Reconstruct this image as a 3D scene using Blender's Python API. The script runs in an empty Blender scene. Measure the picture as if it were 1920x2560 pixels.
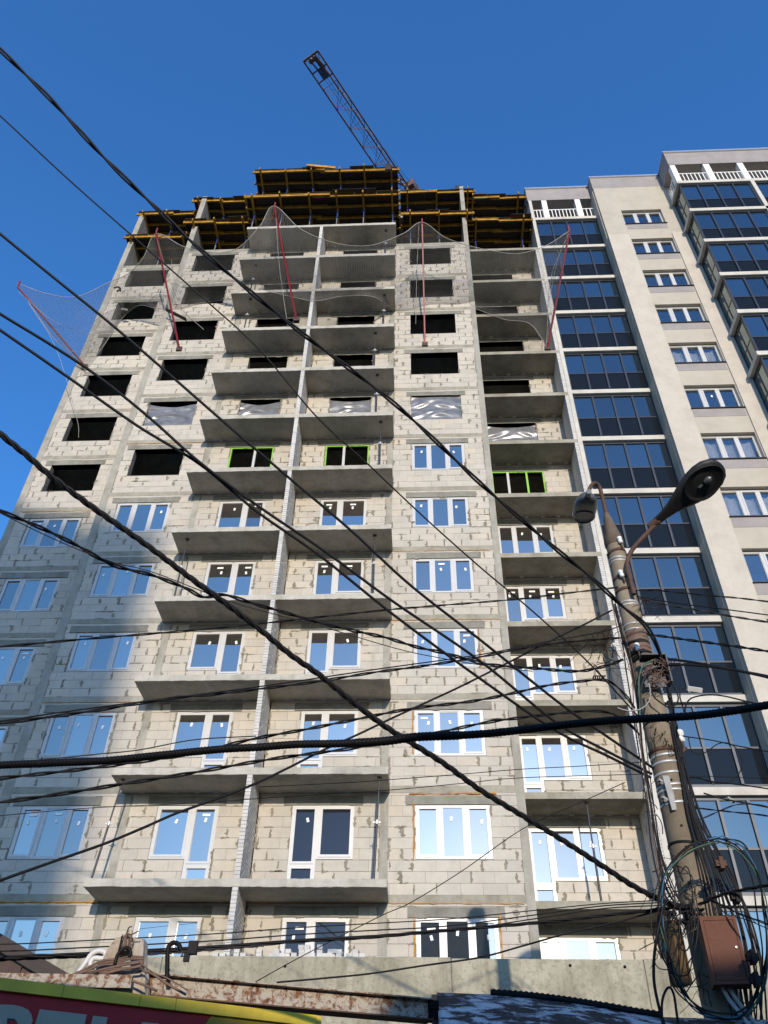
import bpy, bmesh, math, random
from mathutils import Vector, Matrix, noise
R = random.Random(7)
D2R = math.radians
SC = bpy.context.scene
COL = SC.collection
GZ = -2.85                      # ground level; z = 0 is the lowest floor slab of the unfinished block

# ------------------------------------------------------------------ camera, sky, sun, exposure
CF, CP, CY, CR, CD, CZ = 2070.2756, 0.7367965, -0.0582108, 0.0214448, 23.0658026, -1.2371662
cy, sy, cp, sp = math.cos(CY), math.sin(CY), math.cos(CP), math.sin(CP)
FW = Vector((sy * cp, cy * cp, sp)); RT0 = Vector((cy, -sy, 0)); UP0 = RT0.cross(FW)
RT = RT0 * math.cos(CR) + UP0 * math.sin(CR); UP = UP0 * math.cos(CR) - RT0 * math.sin(CR)
cam = bpy.data.cameras.new('camera'); cam_ob = bpy.data.objects.new('camera', cam); COL.objects.link(cam_ob)
cam.sensor_fit = 'HORIZONTAL'; cam.sensor_width = 36.0; cam.lens = CF / 1920 * 36
cam.clip_start = 0.05; cam.clip_end = 2000
CAM = Vector((0, -CD, CZ))
m = Matrix((RT, UP, -FW)).transposed().to_4x4(); m.translation = CAM
cam_ob.matrix_world = m
SC.camera = cam_ob

SUN_EL, SUN_AZ = D2R(14.0), D2R(7.5)          # azimuth measured to the right of straight behind the camera
SD = Vector((math.sin(SUN_AZ) * math.cos(SUN_EL), -math.cos(SUN_AZ) * math.cos(SUN_EL), math.sin(SUN_EL)))  # towards the sun
W = bpy.data.worlds.new('World'); SC.world = W; W.use_nodes = True
wn = W.node_tree; bg = wn.nodes['Background']
sky = wn.nodes.new('ShaderNodeTexSky'); sky.sky_type = 'NISHITA'; sky.sun_disc = False
sky.sun_elevation = SUN_EL; sky.sun_rotation = math.atan2(SD.x, SD.y)
sky.altitude = 150; sky.air_density = 1.5; sky.dust_density = 1.4; sky.ozone_density = 10.0
wn.links.new(sky.outputs[0], bg.inputs[0]); bg.inputs[1].default_value = 0.15
sl = bpy.data.lights.new('sun', 'SUN'); sl.energy = 2.05; sl.angle = D2R(0.53); sl.color = (1.0, 0.88, 0.73)
so = bpy.data.objects.new('sun', sl); COL.objects.link(so); so.rotation_euler = SD.to_track_quat('Z', 'Y').to_euler()
SC.view_settings.view_transform = 'Standard'; SC.view_settings.look = 'None'
SC.view_settings.exposure = 1.04; SC.view_settings.gamma = 1.0; SC.view_settings.use_curve_mapping = False
SC.render.engine = 'CYCLES'
SC.cycles.use_denoising = True
SC.cycles.max_bounces = 6; SC.cycles.transparent_max_bounces = 12

# ------------------------------------------------------------------ helpers
K = 1920 / 1659
def ray(x, y):
    return FW + RT * ((x * K - 960) / CF) + UP * ((1280 - y * K) / CF)
def at(x, y, Y):                # where the line of sight through a photo point meets the upright plane at depth Y
    v = ray(x, y); return CAM + v * ((Y + CD) / v.y)
def onz(x, y, Z):               # ... meets the level plane at height Z
    v = ray(x, y); return CAM + v * ((Z - CZ) / v.z)

class MB:
    def __init__(s): s.v = []; s.f = []; s.sm = []; s.mi = []; s.cm = 0
    def _add(s, vs, fs, smooth=False):
        o = len(s.v); s.v.extend([tuple(p) for p in vs])
        for f in fs: s.f.append(tuple(i + o for i in f)); s.sm.append(smooth); s.mi.append(s.cm)
        return s
    def box(s, x0, x1, y0, y1, z0, z1):
        return s._add([(x0,y0,z0),(x1,y0,z0),(x1,y1,z0),(x0,y1,z0),(x0,y0,z1),(x1,y0,z1),(x1,y1,z1),(x0,y1,z1)],
                      [(0,3,2,1),(4,5,6,7),(0,1,5,4),(1,2,6,5),(2,3,7,6),(3,0,4,7)])
    def obox(s, c, ax, ay, az, hx, hy, hz):
        c = Vector(c); P = []
        for k in (-1, 1):
            for a, b in ((-1,-1),(1,-1),(1,1),(-1,1)): P.append(c + ax*(a*hx) + ay*(b*hy) + az*(k*hz))
        return s._add(P, [(0,3,2,1),(4,5,6,7),(0,1,5,4),(1,2,6,5),(2,3,7,6),(3,0,4,7)])
    def bar(s, p, q, w, h=None, up=Vector((0,0,1))):        # rectangular bar from p to q
        p = Vector(p); q = Vector(q); d = (q - p); L = d.length; d.normalize()
        if abs(d.dot(up)) > 0.98: up = Vector((0, 1, 0))
        a = d.cross(up).normalized(); b = a.cross(d)
        return s.obox((p+q)/2, d, a, b, L/2, w/2, (h or w)/2)
    def tube(s, pts, r, n=6, cap=True, smooth=True):
        pts = [Vector(p) for p in pts]; N = len(pts); rr = r if isinstance(r, (list, tuple)) else [r]*N
        T = [(pts[min(i+1,N-1)] - pts[max(i-1,0)]).normalized() for i in range(N)]
        a = T[0].cross(Vector((0,0,1)))
        if a.length < 0.05: a = T[0].cross(Vector((1,0,0)))
        a.normalize(); vs = []
        for i in range(N):
            a = a - T[i]*a.dot(T[i]); a.normalize(); b = T[i].cross(a)
            for k in range(n):
                t = 2*math.pi*k/n; vs.append(pts[i] + (a*math.cos(t) + b*math.sin(t))*rr[i])
        fs = [(i*n+k, i*n+(k+1)%n, (i+1)*n+(k+1)%n, (i+1)*n+k) for i in range(N-1) for k in range(n)]
        s._add(vs, fs, smooth)
        if cap: s._add([vs[k] for k in range(n)], [tuple(range(n))[::-1]]); s._add(vs[-n:], [tuple(range(n))])
        return s
    def prism(s, poly, a, b, d):         # polygon (list of points) extruded by vector d
        P = [Vector(p) for p in poly]; n = len(P); d = Vector(d)
        return s._add(P + [p + d for p in P], [tuple(range(n))[::-1], tuple(range(n, 2*n))] + [(i,(i+1)%n,n+(i+1)%n,n+i) for i in range(n)])
    def quad(s, a, b, c, d): return s._add([a,b,c,d], [(0,1,2,3)])
    def grid(s, fn, nu, nv, smooth=True):
        vs = [fn(i/nu, j/nv) for j in range(nv+1) for i in range(nu+1)]
        return s._add(vs, [(j*(nu+1)+i, j*(nu+1)+i+1, (j+1)*(nu+1)+i+1, (j+1)*(nu+1)+i) for j in range(nv) for i in range(nu)], smooth)
    def mesh(s, name, *mats):
        me = bpy.data.meshes.new(name); me.from_pydata(s.v, [], s.f)
        for mm in mats: me.materials.append(mm)
        me.polygons.foreach_set('use_smooth', s.sm)
        if len(mats) > 1: me.polygons.foreach_set('material_index', s.mi)
        me.update(); return me
    def build(s, name, mats, parent=None, **kw):
        if not isinstance(mats, (list, tuple)): mats = [mats]
        return link(name, s.mesh(name, *mats), parent, **kw)

def link(name, data, parent=None, loc=None, kind=None, label=None):
    o = bpy.data.objects.new(name, data); COL.objects.link(o)
    if parent is not None: o.parent = parent
    if loc is not None: o.location = loc
    if kind: o['kind'] = kind
    if label: o['label'] = label
    return o
def tag(o, label, cat, group=None):
    o['label'] = label; o['category'] = cat
    if group: o['group'] = group
    return o
def thing(name, label, cat, group=None, loc=(0,0,0)):
    o = bpy.data.objects.new(name, None); COL.objects.link(o); o.location = loc; o.empty_display_size = 0.3
    return tag(o, label, cat, group)
def copy_tree(o, parent=None):
    c = o.copy(); COL.objects.link(c)
    if parent is not None: c.parent = parent
    for ch in list(o.children): copy_tree(ch, c)
    return c
def spline(pts, n=8):
    P = [Vector(p) for p in pts]
    if len(P) < 3: return [P[0].lerp(P[1], i/n) for i in range(n+1)]
    out = []
    for i in range(len(P)-1):
        p0 = P[i-1] if i else P[0]*2 - P[1]; p1 = P[i]; p2 = P[i+1]; p3 = P[i+2] if i+2 < len(P) else P[-1]*2 - P[-2]
        for k in range(n):
            t = k/n
            out.append(0.5*((2*p1) + (p2-p0)*t + (2*p0-5*p1+4*p2-p3)*t*t + (3*p1-p0-3*p2+p3)*t**3))
    out.append(P[-1]); return out

# ------------------------------------------------------------------ materials
class NT:
    def __init__(s, name):
        s.m = bpy.data.materials.new(name); s.m.use_nodes = True; s.t = s.m.node_tree
        s.b = s.t.nodes['Principled BSDF']; s.out = s.t.nodes['Material Output']
        s.pos = s.t.nodes.new('ShaderNodeNewGeometry')
    def n(s, ty, **kw):
        x = s.t.nodes.new(ty)
        for k, v in kw.items(): setattr(x, k, v)
        return x
    def l(s, a, b): s.t.links.new(a, b)
    def noise(s, scale, detail=4, rough=0.6, stretch=(1,1,1), dist=0.0):
        mp = s.n('ShaderNodeMapping'); mp.inputs['Scale'].default_value = stretch; s.l(s.pos.outputs['Position'], mp.inputs[0])
        t = s.n('ShaderNodeTexNoise'); t.inputs['Scale'].default_value = scale; t.inputs['Detail'].default_value = detail
        t.inputs['Roughness'].default_value = rough; t.inputs['Distortion'].default_value = dist; s.l(mp.outputs[0], t.inputs['Vector']); return t.outputs['Fac']
    def ramp(s, fac, stops):
        r = s.n('ShaderNodeValToRGB'); e = r.color_ramp.elements
        for i, (p, c) in enumerate(stops):
            if i >= 2: e.new(p)
            e[i].position = p; e[i].color = (c[0], c[1], c[2], 1) if isinstance(c, (tuple, list)) else (c, c, c, 1)
        s.l(fac, r.inputs[0]); return r.outputs[0]
    def mix(s, fac, a, b, mode='MIX'):
        x = s.n('ShaderNodeMix', data_type='RGBA', blend_type=mode)
        for sock, v in ((x.inputs[0], fac), (x.inputs[6], a), (x.inputs[7], b)):
            if isinstance(v, (int, float)): sock.default_value = v
            elif isinstance(v, tuple): sock.default_value = (v[0], v[1], v[2], 1)
            else: s.l(v, sock)
        return x.outputs[2]
    def math(s, op, a, b=0.0):
        x = s.n('ShaderNodeMath', operation=op)
        for sock, v in ((x.inputs[0], a), (x.inputs[1], b)):
            if isinstance(v, (int, float)): sock.default_value = v
            else: s.l(v, sock)
        return x.outputs[0]
    def bump(s, h, strength=0.4, dist=0.01):
        x = s.n('ShaderNodeBump'); x.inputs['Strength'].default_value = strength; x.inputs['Distance'].default_value = dist
        s.l(h, x.inputs['Height']); s.l(x.outputs[0], s.b.inputs['Normal'])
    def fin(s, col, rough=0.8, metal=0.0, spec=0.3):
        if isinstance(col, tuple): s.b.inputs['Base Color'].default_value = (*col, 1)
        else: s.l(col, s.b.inputs['Base Color'])
        s.b.inputs['Roughness'].default_value = rough; s.b.inputs['Metallic'].default_value = metal
        s.b.inputs['Specular IOR Level'].default_value = spec; return s.m
def flat(name, col, rough=0.6, metal=0.0, spec=0.4, var=0.12, scale=6.0):
    t = NT(name); f = t.noise(scale, 4); c = t.ramp(f, [(0.3, tuple(v*(1-var) for v in col)), (0.7, tuple(min(1, v*(1+var)) for v in col))])
    return t.fin(c, rough, metal, spec)
def concrete(name, base, dark, light, streak=1.0, moss=None):
    t = NT(name); a = t.noise(1.3, 6, 0.65); b = t.noise(9, 5, 0.7); c = t.noise(1.6, 4, 0.6, (2.2, 2.2, 0.35))
    col = t.ramp(a, [(0.3, dark), (0.5, base), (0.72, light)])
    col = t.mix(t.ramp(b, [(0.35, 0.0), (0.75, 0.45)]), col, dark)
    col = t.mix(t.math('MULTIPLY', t.ramp(c, [(0.52, 0.0), (0.7, 0.55)]), streak), col, dark)
    if moss: col = t.mix(t.ramp(t.noise(0.9, 6, 0.7), [(0.55, 0.0), (0.72, 0.8)]), col, moss)
    t.bump(b, 0.5, 0.006); return t.fin(col, 0.9, 0, 0.2)
def block_mat(name, base, warm, cool):
    t = NT(name); oi = t.n('ShaderNodeObjectInfo')
    rnd = t.math('FRACT', t.math('ADD', t.pos.outputs['Random Per Island'], oi.outputs['Random']))
    col = t.ramp(rnd, [(0.0, cool), (0.45, base), (0.8, base), (1.0, warm)])
    col = t.mix(t.ramp(t.noise(3.0, 5, 0.7), [(0.42, 0.0), (0.75, 0.6)]), col, tuple(v*0.74 for v in base))
    col = t.mix(t.ramp(t.noise(26, 3, 0.6), [(0.55, 0.0), (0.8, 0.35)]), col, tuple(v*0.66 for v in base))
    col = t.mix(t.ramp(t.noise(0.22, 5, 0.7), [(0.4, 0.0), (0.62, 0.45)]), col, tuple(v*0.78 for v in cool))
    col = t.mix(t.ramp(t.noise(0.9, 6, 0.7, (1,1,.35)), [(0.56, 0.0), (0.7, 0.4)]), col, tuple(v*0.62 for v in cool))
    t.bump(t.noise(40, 3), 0.35, 0.004); return t.fin(col, 0.92, 0, 0.15)
def glass(name, dark, tint, refl, clear=False, fk=1.2):
    t = NT(name); t.b.inputs['Base Color'].default_value = (*dark, 1); t.b.inputs['Roughness'].default_value = 0.3; t.b.inputs['Specular IOR Level'].default_value = 0
    g = t.n('ShaderNodeBsdfGlossy'); g.inputs['Color'].default_value = (*tint, 1); g.inputs['Roughness'].default_value = 0.006
    oi = t.n('ShaderNodeObjectInfo'); refl = t.math('MULTIPLY', refl, t.math('ADD', 0.78, t.math('MULTIPLY', oi.outputs['Random'], 0.44)))
    fr = t.n('ShaderNodeFresnel'); fr.inputs['IOR'].default_value = 1.5
    f = t.math('MINIMUM', t.math('ADD', t.math('MULTIPLY', fr.outputs[0], fk), refl), 1.0)
    bp = t.n('ShaderNodeBump'); bp.inputs['Strength'].default_value = 0.05; bp.inputs['Distance'].default_value = 0.01
    t.l(t.noise(0.9, 1), bp.inputs['Height']); t.l(bp.outputs[0], g.inputs['Normal'])
    mx = t.n('ShaderNodeMixShader'); t.l(f, mx.inputs[0]); base = t.b
    if clear: base = t.n('ShaderNodeBsdfTransparent'); base.inputs[0].default_value = (.97,.98,.98,1)
    t.l(base.outputs[0], mx.inputs[1]); t.l(g.outputs[0], mx.inputs[2])
    t.l(mx.outputs[0], t.out.inputs[0]); return t.m

M = dict(
    block=block_mat('aerated_block', (0.515,0.468,0.395), (0.53,0.462,0.365), (0.455,0.418,0.36)),
    brick=block_mat('silicate_brick', (0.62,0.60,0.56), (0.62,0.58,0.50), (0.50,0.48,0.45)),
    mortar=concrete('mortar', (0.22,0.205,0.18), (0.15,0.14,0.12), (0.28,0.26,0.225), 0.4),
    smear=concrete('smeared_mortar', (0.23,0.205,0.155), (0.165,0.145,0.11), (0.31,0.28,0.215), 0.4),
    concrete=concrete('concrete', (0.34,0.32,0.27), (0.23,0.215,0.175), (0.42,0.395,0.34)),
    lintel=concrete('lintel_concrete', (0.235,0.225,0.19), (0.15,0.145,0.115), (0.31,0.295,0.25)),
    fband=concrete('floor_edge_concrete', (0.32,0.295,0.235), (0.20,0.185,0.14), (0.40,0.375,0.31)),
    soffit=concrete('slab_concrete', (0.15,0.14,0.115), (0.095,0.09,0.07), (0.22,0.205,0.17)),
    edge=concrete('slab_edge_concrete', (0.44,0.415,0.355), (0.29,0.275,0.23), (0.52,0.49,0.43)),
    podium=concrete('weathered_concrete', (0.42,0.395,0.32), (0.25,0.235,0.19), (0.52,0.49,0.40), 1.0, (0.15,0.15,0.105)),
    foam=flat('mounting_foam', (0.45,0.22,0.05), 0.9, 0, 0.2, 0.3),
    insert=flat('foam_insert', (0.55,0.53,0.49), 0.9, 0, 0.2),
    pvc=flat('white_pvc', (0.50,0.495,0.485), 0.35, 0, 0.5, 0.04),
    green=flat('green_film', (0.22,0.48,0.05), 0.45, 0, 0.5, 0.1),
    sticker=flat('paper_sticker', (0.78,0.78,0.74), 0.7, 0, 0.3, 0.05),
    glass=glass('window_glass', (0.022,0.024,0.026), (1.0,0.87,0.75), 0.46),
    bglass=glass('tinted_glass', (0.012,0.017,0.024), (0.62,0.75,0.78), 0.20),
    bglass2=glass('opaque_tinted_glass', (0.010,0.013,0.017), (0.6,0.7,0.72), 0.008, False, 0.35),
    dglass=glass('dark_reflection_glass', (0.018,0.02,0.026), (0.8,0.85,0.95), 0.02, False, 0.7),  # weaker-mirror copy of the window glass; a dark building's reflection put into the material
    mglass=glass('dimmed_reflection_glass', (0.03,0.03,0.032), (1.0,0.92,0.85), 0.27),  # dimmer-mirror copy of the window glass; low sky glare toned down in the material
    wglass=glass('apartment_glass', (0.05,0.055,0.06), (0.85,0.86,0.86), 0.07, True, 0.8),
    curtain=flat('curtain_cloth', (0.75,0.73,0.69), 0.9, 0, 0.1, 0.1),
    anth=flat('anthracite_metal', (0.035,0.04,0.05), 0.4, 0.3, 0.5, 0.1),
    plaster=concrete('beige_plaster', (0.49,0.445,0.375), (0.42,0.38,0.32), (0.535,0.49,0.415), 0.7),
    plaster2=concrete('beige_plaster_infill', (0.43,0.39,0.32), (0.38,0.345,0.285), (0.46,0.42,0.35), 0.6),
    grey=concrete('grey_plaster', (0.30,0.275,0.265), (0.255,0.235,0.225), (0.34,0.315,0.30), 0.25),
    white=flat('white_paint', (0.78,0.77,0.74), 0.6, 0, 0.3, 0.05),
    band=concrete('pale_band', (0.52,0.49,0.43), (0.42,0.39,0.34), (0.6,0.57,0.5), 0.4),
    cap=flat('metal_capping', (0.72,0.73,0.75), 0.3, 0.8, 0.5, 0.05),
    yellow=flat('yellow_formwork_timber', (0.41,0.22,0.024), 0.6, 0, 0.3, 0.4, 3.0),
    ply=flat('film_faced_plywood', (0.03,0.02,0.015), 0.5, 0, 0.4, 0.4, 2.0),
    prop=flat('galvanised_prop', (0.30,0.30,0.29), 0.5, 0.6, 0.5, 0.2),
    propblue=flat('blue_prop_paint', (0.03,0.08,0.28), 0.45, 0.1, 0.5, 0.2),
    propblack=flat('dark_prop_steel', (0.05,0.045,0.05), 0.5, 0.3, 0.5, 0.2),
    red=flat('red_pole_paint', (0.21,0.016,0.013), 0.5, 0.0, 0.4, 0.25),
    rope=flat('rope_fibre', (0.36,0.35,0.32), 0.9, 0, 0.1),
    net=flat('net_twine', (0.22,0.215,0.20), 0.9, 0, 0.1),
    crane=flat('crane_paint', (0.16,0.10,0.08), 0.5, 0.2, 0.4, 0.5, 1.5),
    craneblue=flat('crane_plate', (0.10,0.16,0.26), 0.5, 0.2, 0.4),
    cable=flat('black_cable', (0.011,0.010,0.010), 0.6, 0, 0.18, 0.2),
    cabledust=flat('dusty_cable', (0.035,0.032,0.03), 0.7, 0, 0.2, 0.3),
    cableblue=flat('blue_cable', (0.02,0.13,0.26), 0.45, 0, 0.4),
    cablegreen=flat('green_cable', (0.04,0.11,0.065), 0.5, 0, 0.4),
    cablegrey=flat('grey_cable', (0.30,0.29,0.27), 0.6, 0, 0.3),
    cablebrown=flat('brown_cable', (0.16,0.10,0.07), 0.7, 0, 0.3, 0.3),
    steel=flat('bright_steel', (0.55,0.54,0.51), 0.5, 0.5, 0.5, 0.1),
    porcelain=flat('white_porcelain', (0.75,0.74,0.70), 0.25, 0, 0.5, 0.05),
    lamp=flat('dark_lamp_housing', (0.022,0.021,0.02), 0.55, 0.1, 0.3, 0.35),
    lampdark=flat('painted_cavity_shade', (0.008,0.008,0.008), 0.6, 0, 0.3),  # near-black colour stands in for the shade inside the lamp opening
    hole=flat('painted_hole_shade', (0.01,0.01,0.01), 0.95, 0, 0.05),  # black stands in for the shade inside holes and hollow ends
    lampgrey=flat('weathered_lamp_glass', (0.075,0.08,0.083), 0.25, 0.0, 0.6, 0.2),
    yellowtrim=flat('yellow_sign_trim', (0.60,0.43,0.03), 0.45, 0, 0.4, 0.12),
    olive=flat('olive_sign_panel', (0.30,0.22,0.012), 0.5, 0, 0.4, 0.15),
    signred=flat('red_sign_face', (0.34,0.004,0.005), 0.5, 0, 0.4, 0.12),
    signblack=flat('sign_outline_black', (0.01,0.012,0.018), 0.5, 0, 0.4),
    signgrey=flat('sign_letter_white', (0.32,0.30,0.22), 0.5, 0, 0.4, 0.06),
    brownsheet=flat('brown_roof_sheet', (0.038,0.026,0.02), 0.5, 0.1, 0.4, 0.15),
    brownwall=flat('dark_brown_cladding', (0.065,0.04,0.032), 0.6, 0, 0.3, 0.15),
    zinc=flat('dull_zinc', (0.30,0.295,0.28), 0.7, 0, 0.3, 0.2),
    rubber=flat('black_conduit', (0.009,0.0085,0.0085), 0.55, 0, 0.12, 0.2),
    cladding=flat('brown_cladding', (0.12,0.07,0.05), 0.6, 0, 0.3, 0.2),
    whiteplastic=flat('white_pipe', (0.6,0.58,0.54), 0.4, 0, 0.5, 0.1),
)
def rusty(name, paint, rust, rust2, lo=0.42, hi=0.55, scale=5.0):
    t = NT(name); a = t.noise(scale, 7, 0.72, (1,1,1), 0.6); b = t.noise(30, 4)
    r = t.mix(t.ramp(b, [(0.35, 0.0), (0.65, 1.0)]), rust, rust2)
    col = t.mix(t.ramp(a, [(lo, 0.0), (hi, 1.0)]), paint, r); t.bump(a, 0.6, 0.006)
    return t.fin(col, 0.75, 0, 0.3)
M['rustbeam'] = rusty('peeling_rusty_paint', (0.36,0.32,0.26), (0.21,0.085,0.03), (0.10,0.045,0.025), 0.47, 0.58, 15.0)
M['rustpipe'] = rusty('rusty_pipe', (0.105,0.055,0.036), (0.06,0.032,0.022), (0.045,0.028,0.02), 0.4, 0.7, 9.0)
M['rustbox'] = rusty('rusty_brown_paint', (0.125,0.048,0.028), (0.08,0.032,0.019), (0.15,0.068,0.042), 0.45, 0.75, 4.0)
M['brownbox'] = rusty('brown_box_paint', (0.11,0.068,0.03), (0.07,0.042,0.022), (0.07,0.045,0.03), 0.5, 0.75, 6.0)
M['pole'] = concrete('pole_concrete', (0.225,0.18,0.125), (0.14,0.11,0.075), (0.30,0.245,0.175), 1.0)
M['poletop'] = concrete('tarred_wood', (0.12,0.09,0.065), (0.05,0.038,0.028), (0.20,0.155,0.11), 1.6)
M['stub'] = concrete('crumbling_concrete', (0.38,0.31,0.235), (0.20,0.15,0.10), (0.50,0.45,0.375), 1.0, (0.26,0.15,0.08))
def snowroof():
    t = NT('bitumen_roof_with_snow'); a = t.noise(5, 7, 0.72, (0.8,1.0,1.3), 0.5); b = t.noise(1.4, 3)
    f = t.math('ADD', t.math('MULTIPLY', a, 0.75), t.math('MULTIPLY', b, 0.35))
    col = t.mix(t.ramp(f, [(0.545, 0.0), (0.62, 1.0)]), (0.035,0.033,0.032), (0.5,0.5,0.5)); t.bump(f, 0.6, 0.02); return t.fin(col, 0.85, 0, 0.2)
M['snow'] = snowroof()
def stained():
    t = NT('stained_podium_concrete'); a = t.noise(0.8, 7, 0.68); b = t.noise(3.2, 6, 0.72); d = t.noise(14, 5, 0.7); st = t.noise(2.2, 5, 0.65, (1.6,1.6,0.22), 0.4)
    col = t.ramp(a, [(0.3, (0.22,0.20,0.145)), (0.48, (0.36,0.33,0.245)), (0.7, (0.46,0.42,0.325))])
    col = t.mix(t.ramp(b, [(0.48, 0.0), (0.64, 0.5)]), col, (0.15,0.138,0.10)); col = t.mix(t.ramp(st, [(0.46, 0.0), (0.64, 0.5)]), col, (0.17,0.15,0.11))
    col = t.mix(t.ramp(d, [(0.52, 0.0), (0.68, 0.5)]), col, (0.12,0.10,0.07)); t.bump(d, 0.5, 0.006); return t.fin(col, 0.92, 0, 0.15)
M['podium'] = stained()
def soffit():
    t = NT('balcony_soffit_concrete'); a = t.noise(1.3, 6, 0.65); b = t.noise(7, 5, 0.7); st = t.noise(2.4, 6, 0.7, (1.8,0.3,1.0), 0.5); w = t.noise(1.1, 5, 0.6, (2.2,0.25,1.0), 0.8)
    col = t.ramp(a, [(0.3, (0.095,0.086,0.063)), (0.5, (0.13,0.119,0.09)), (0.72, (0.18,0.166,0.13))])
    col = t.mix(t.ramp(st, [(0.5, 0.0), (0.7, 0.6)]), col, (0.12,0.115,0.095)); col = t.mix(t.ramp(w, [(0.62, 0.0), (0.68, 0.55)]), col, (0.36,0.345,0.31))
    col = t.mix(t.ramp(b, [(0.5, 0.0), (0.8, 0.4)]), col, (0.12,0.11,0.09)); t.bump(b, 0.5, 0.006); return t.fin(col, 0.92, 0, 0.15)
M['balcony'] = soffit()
def film():
    t = NT('plastic_film'); f = t.noise(3, 4); c = t.ramp(f, [(0.3, (0.10,0.105,0.115)), (0.7, (0.20,0.20,0.21))]); return t.fin(c, 0.3, 0, 0.6)
M['film'] = film()

# ------------------------------------------------------------------ ground and the blocks behind the viewer
def ground():
    t = NT('trodden_ground'); a = t.noise(0.35, 6, 0.7); b = t.noise(3, 5)
    col = t.ramp(a, [(0.35, (0.13,0.105,0.075)), (0.5, (0.19,0.155,0.11)), (0.74, (0.45,0.44,0.42))]); t.bump(b, 0.5, 0.03)
    g = MB(); g.quad((-1500,-1500,GZ),(1500,-1500,GZ),(1500,1500,GZ),(-1500,1500,GZ)); g.build('ground', t.fin(col, 0.95), kind='structure')
ground()

def far_block(label, c, yaw, w, d, h, storeys, cols, mat):
    th = thing('apartment_block', label, 'apartment block', loc=(c[0], c[1], GZ)); th.rotation_euler.z = yaw
    MB().box(-w/2, w/2, 0, -d, 0, h).build('wall', mat, th)
    p = MB(); p.box(-w/2-.15, w/2+.15, .15, -d-.15, h+.003, h+.5); p.build('parapet', M['grey'], th)
    f = MB(); gl = MB()
    for s in range(storeys):
        for k in range(cols):
            x = -w/2 + (k+.5)*w/cols; z = 1.2 + s*(h-.6)/storeys
            f.box(x-.85, x+.85, -.02, .05, z-.08, z+1.5); gl.box(x-.75, x+.75, .05, .07, z, z+1.42)
    o = f.build('window', M['pvc'], th, kind='stuff'); gl.build('pane', M['wglass'], o)
far_block('beige panel apartment tower across the street behind the viewer', (-6.4, -145, 0), D2R(38), 20, 14, 58.9, 19, 8, M['plaster2'])
def shop_row(label, x0, x1, y, h):
    th = thing('shop_row', label, 'shop', loc=((x0+x1)/2, y, GZ)); w = x1-x0
    MB().box(-w/2, w/2, -8, 0, 0, h-.4).build('wall', M['plaster2'], th)
    MB().box(-w/2-.2, w/2+.2, -8.3, .3, h-.4, h).build('roof', M['brownsheet'], th)
    g = MB()
    for i in range(int(w/3)): g.box(-w/2+.5+i*3, -w/2+2.9+i*3, .0, .06, .5, 2.7)
    g.build('shopfront', M['wglass'], th, kind='stuff')
shop_row('long low shop row behind the viewer to the left', -40, 3.5, -41, 9.66)
shop_row('slightly taller shop row behind the viewer to the right', 3.7, 40, -41, 11.05)

# ------------------------------------------------------------------ unfinished apartment block
BLD = thing('unfinished_apartment_block', 'unfinished apartment block of pale aerated concrete blocks with bare balcony slabs', 'apartment block', loc=(0,0,GZ))
BO = Vector((0,0,-GZ))
def bpart(mb, name, mats, parent=None, **kw):      # part of BLD; geometry given in scene coordinates
    o = mb.build(name, mats, parent or BLD, **kw)
    if parent is None: o.location = BO
    return o
H = 3.0
AX0, AX1, BX0, BX1, LX1, CX1, DX1 = -16.27, -12.4, -12.4, -8.79, -1.05, 2.62, 6.42
YA, YD, YDF = 0.8, 1.7, 0.45
# bays: name -> x range of blockwork, plane, opening rects builder
def rects(b, k):
    z = 3*k; s, t = z+.94, z+2.45
    if b == 'A': return [(-15.45, -13.34, s, t)]
    if b == 'B': return [(-11.68, -9.58, s, t)]
    if b == 'C': return [(-.28, 1.84, s, t)]
    if b == 'L1': return [(-7.68, -6.66, s, t), (-6.66, -5.9, z+.04, t)]
    if b == 'L2': return [(-3.78, -3.02, z+.04, t), (-3.02, -2.0, s, t)]
    if b == 'D': return [(3.02, 3.70, z+.04, t), (3.70, 5.2, s, t)]
PAN = {'A': (-15.99, -12.45, YA), 'B': (-12.13, -8.72, 0), 'L1': (-8.49, -4.87, 0), 'L2': (-4.75, -1.27, 0), 'C': (-1.04, 2.62, 0), 'D': (2.85, 6.42, YD)}
def kind(b, k):
    if b in 'AB' and len(b) == 1:
        if k <= 6: return 'win'
        if b == 'B' and k == 8: return 'film'
        return 'open'
    if b == 'C': return 'win' if k <= 7 else ('film' if k == 8 else 'open')
    return 'win' if k <= 6 else ('green' if k == 7 else ('film' if k == 8 else 'open'))

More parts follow.
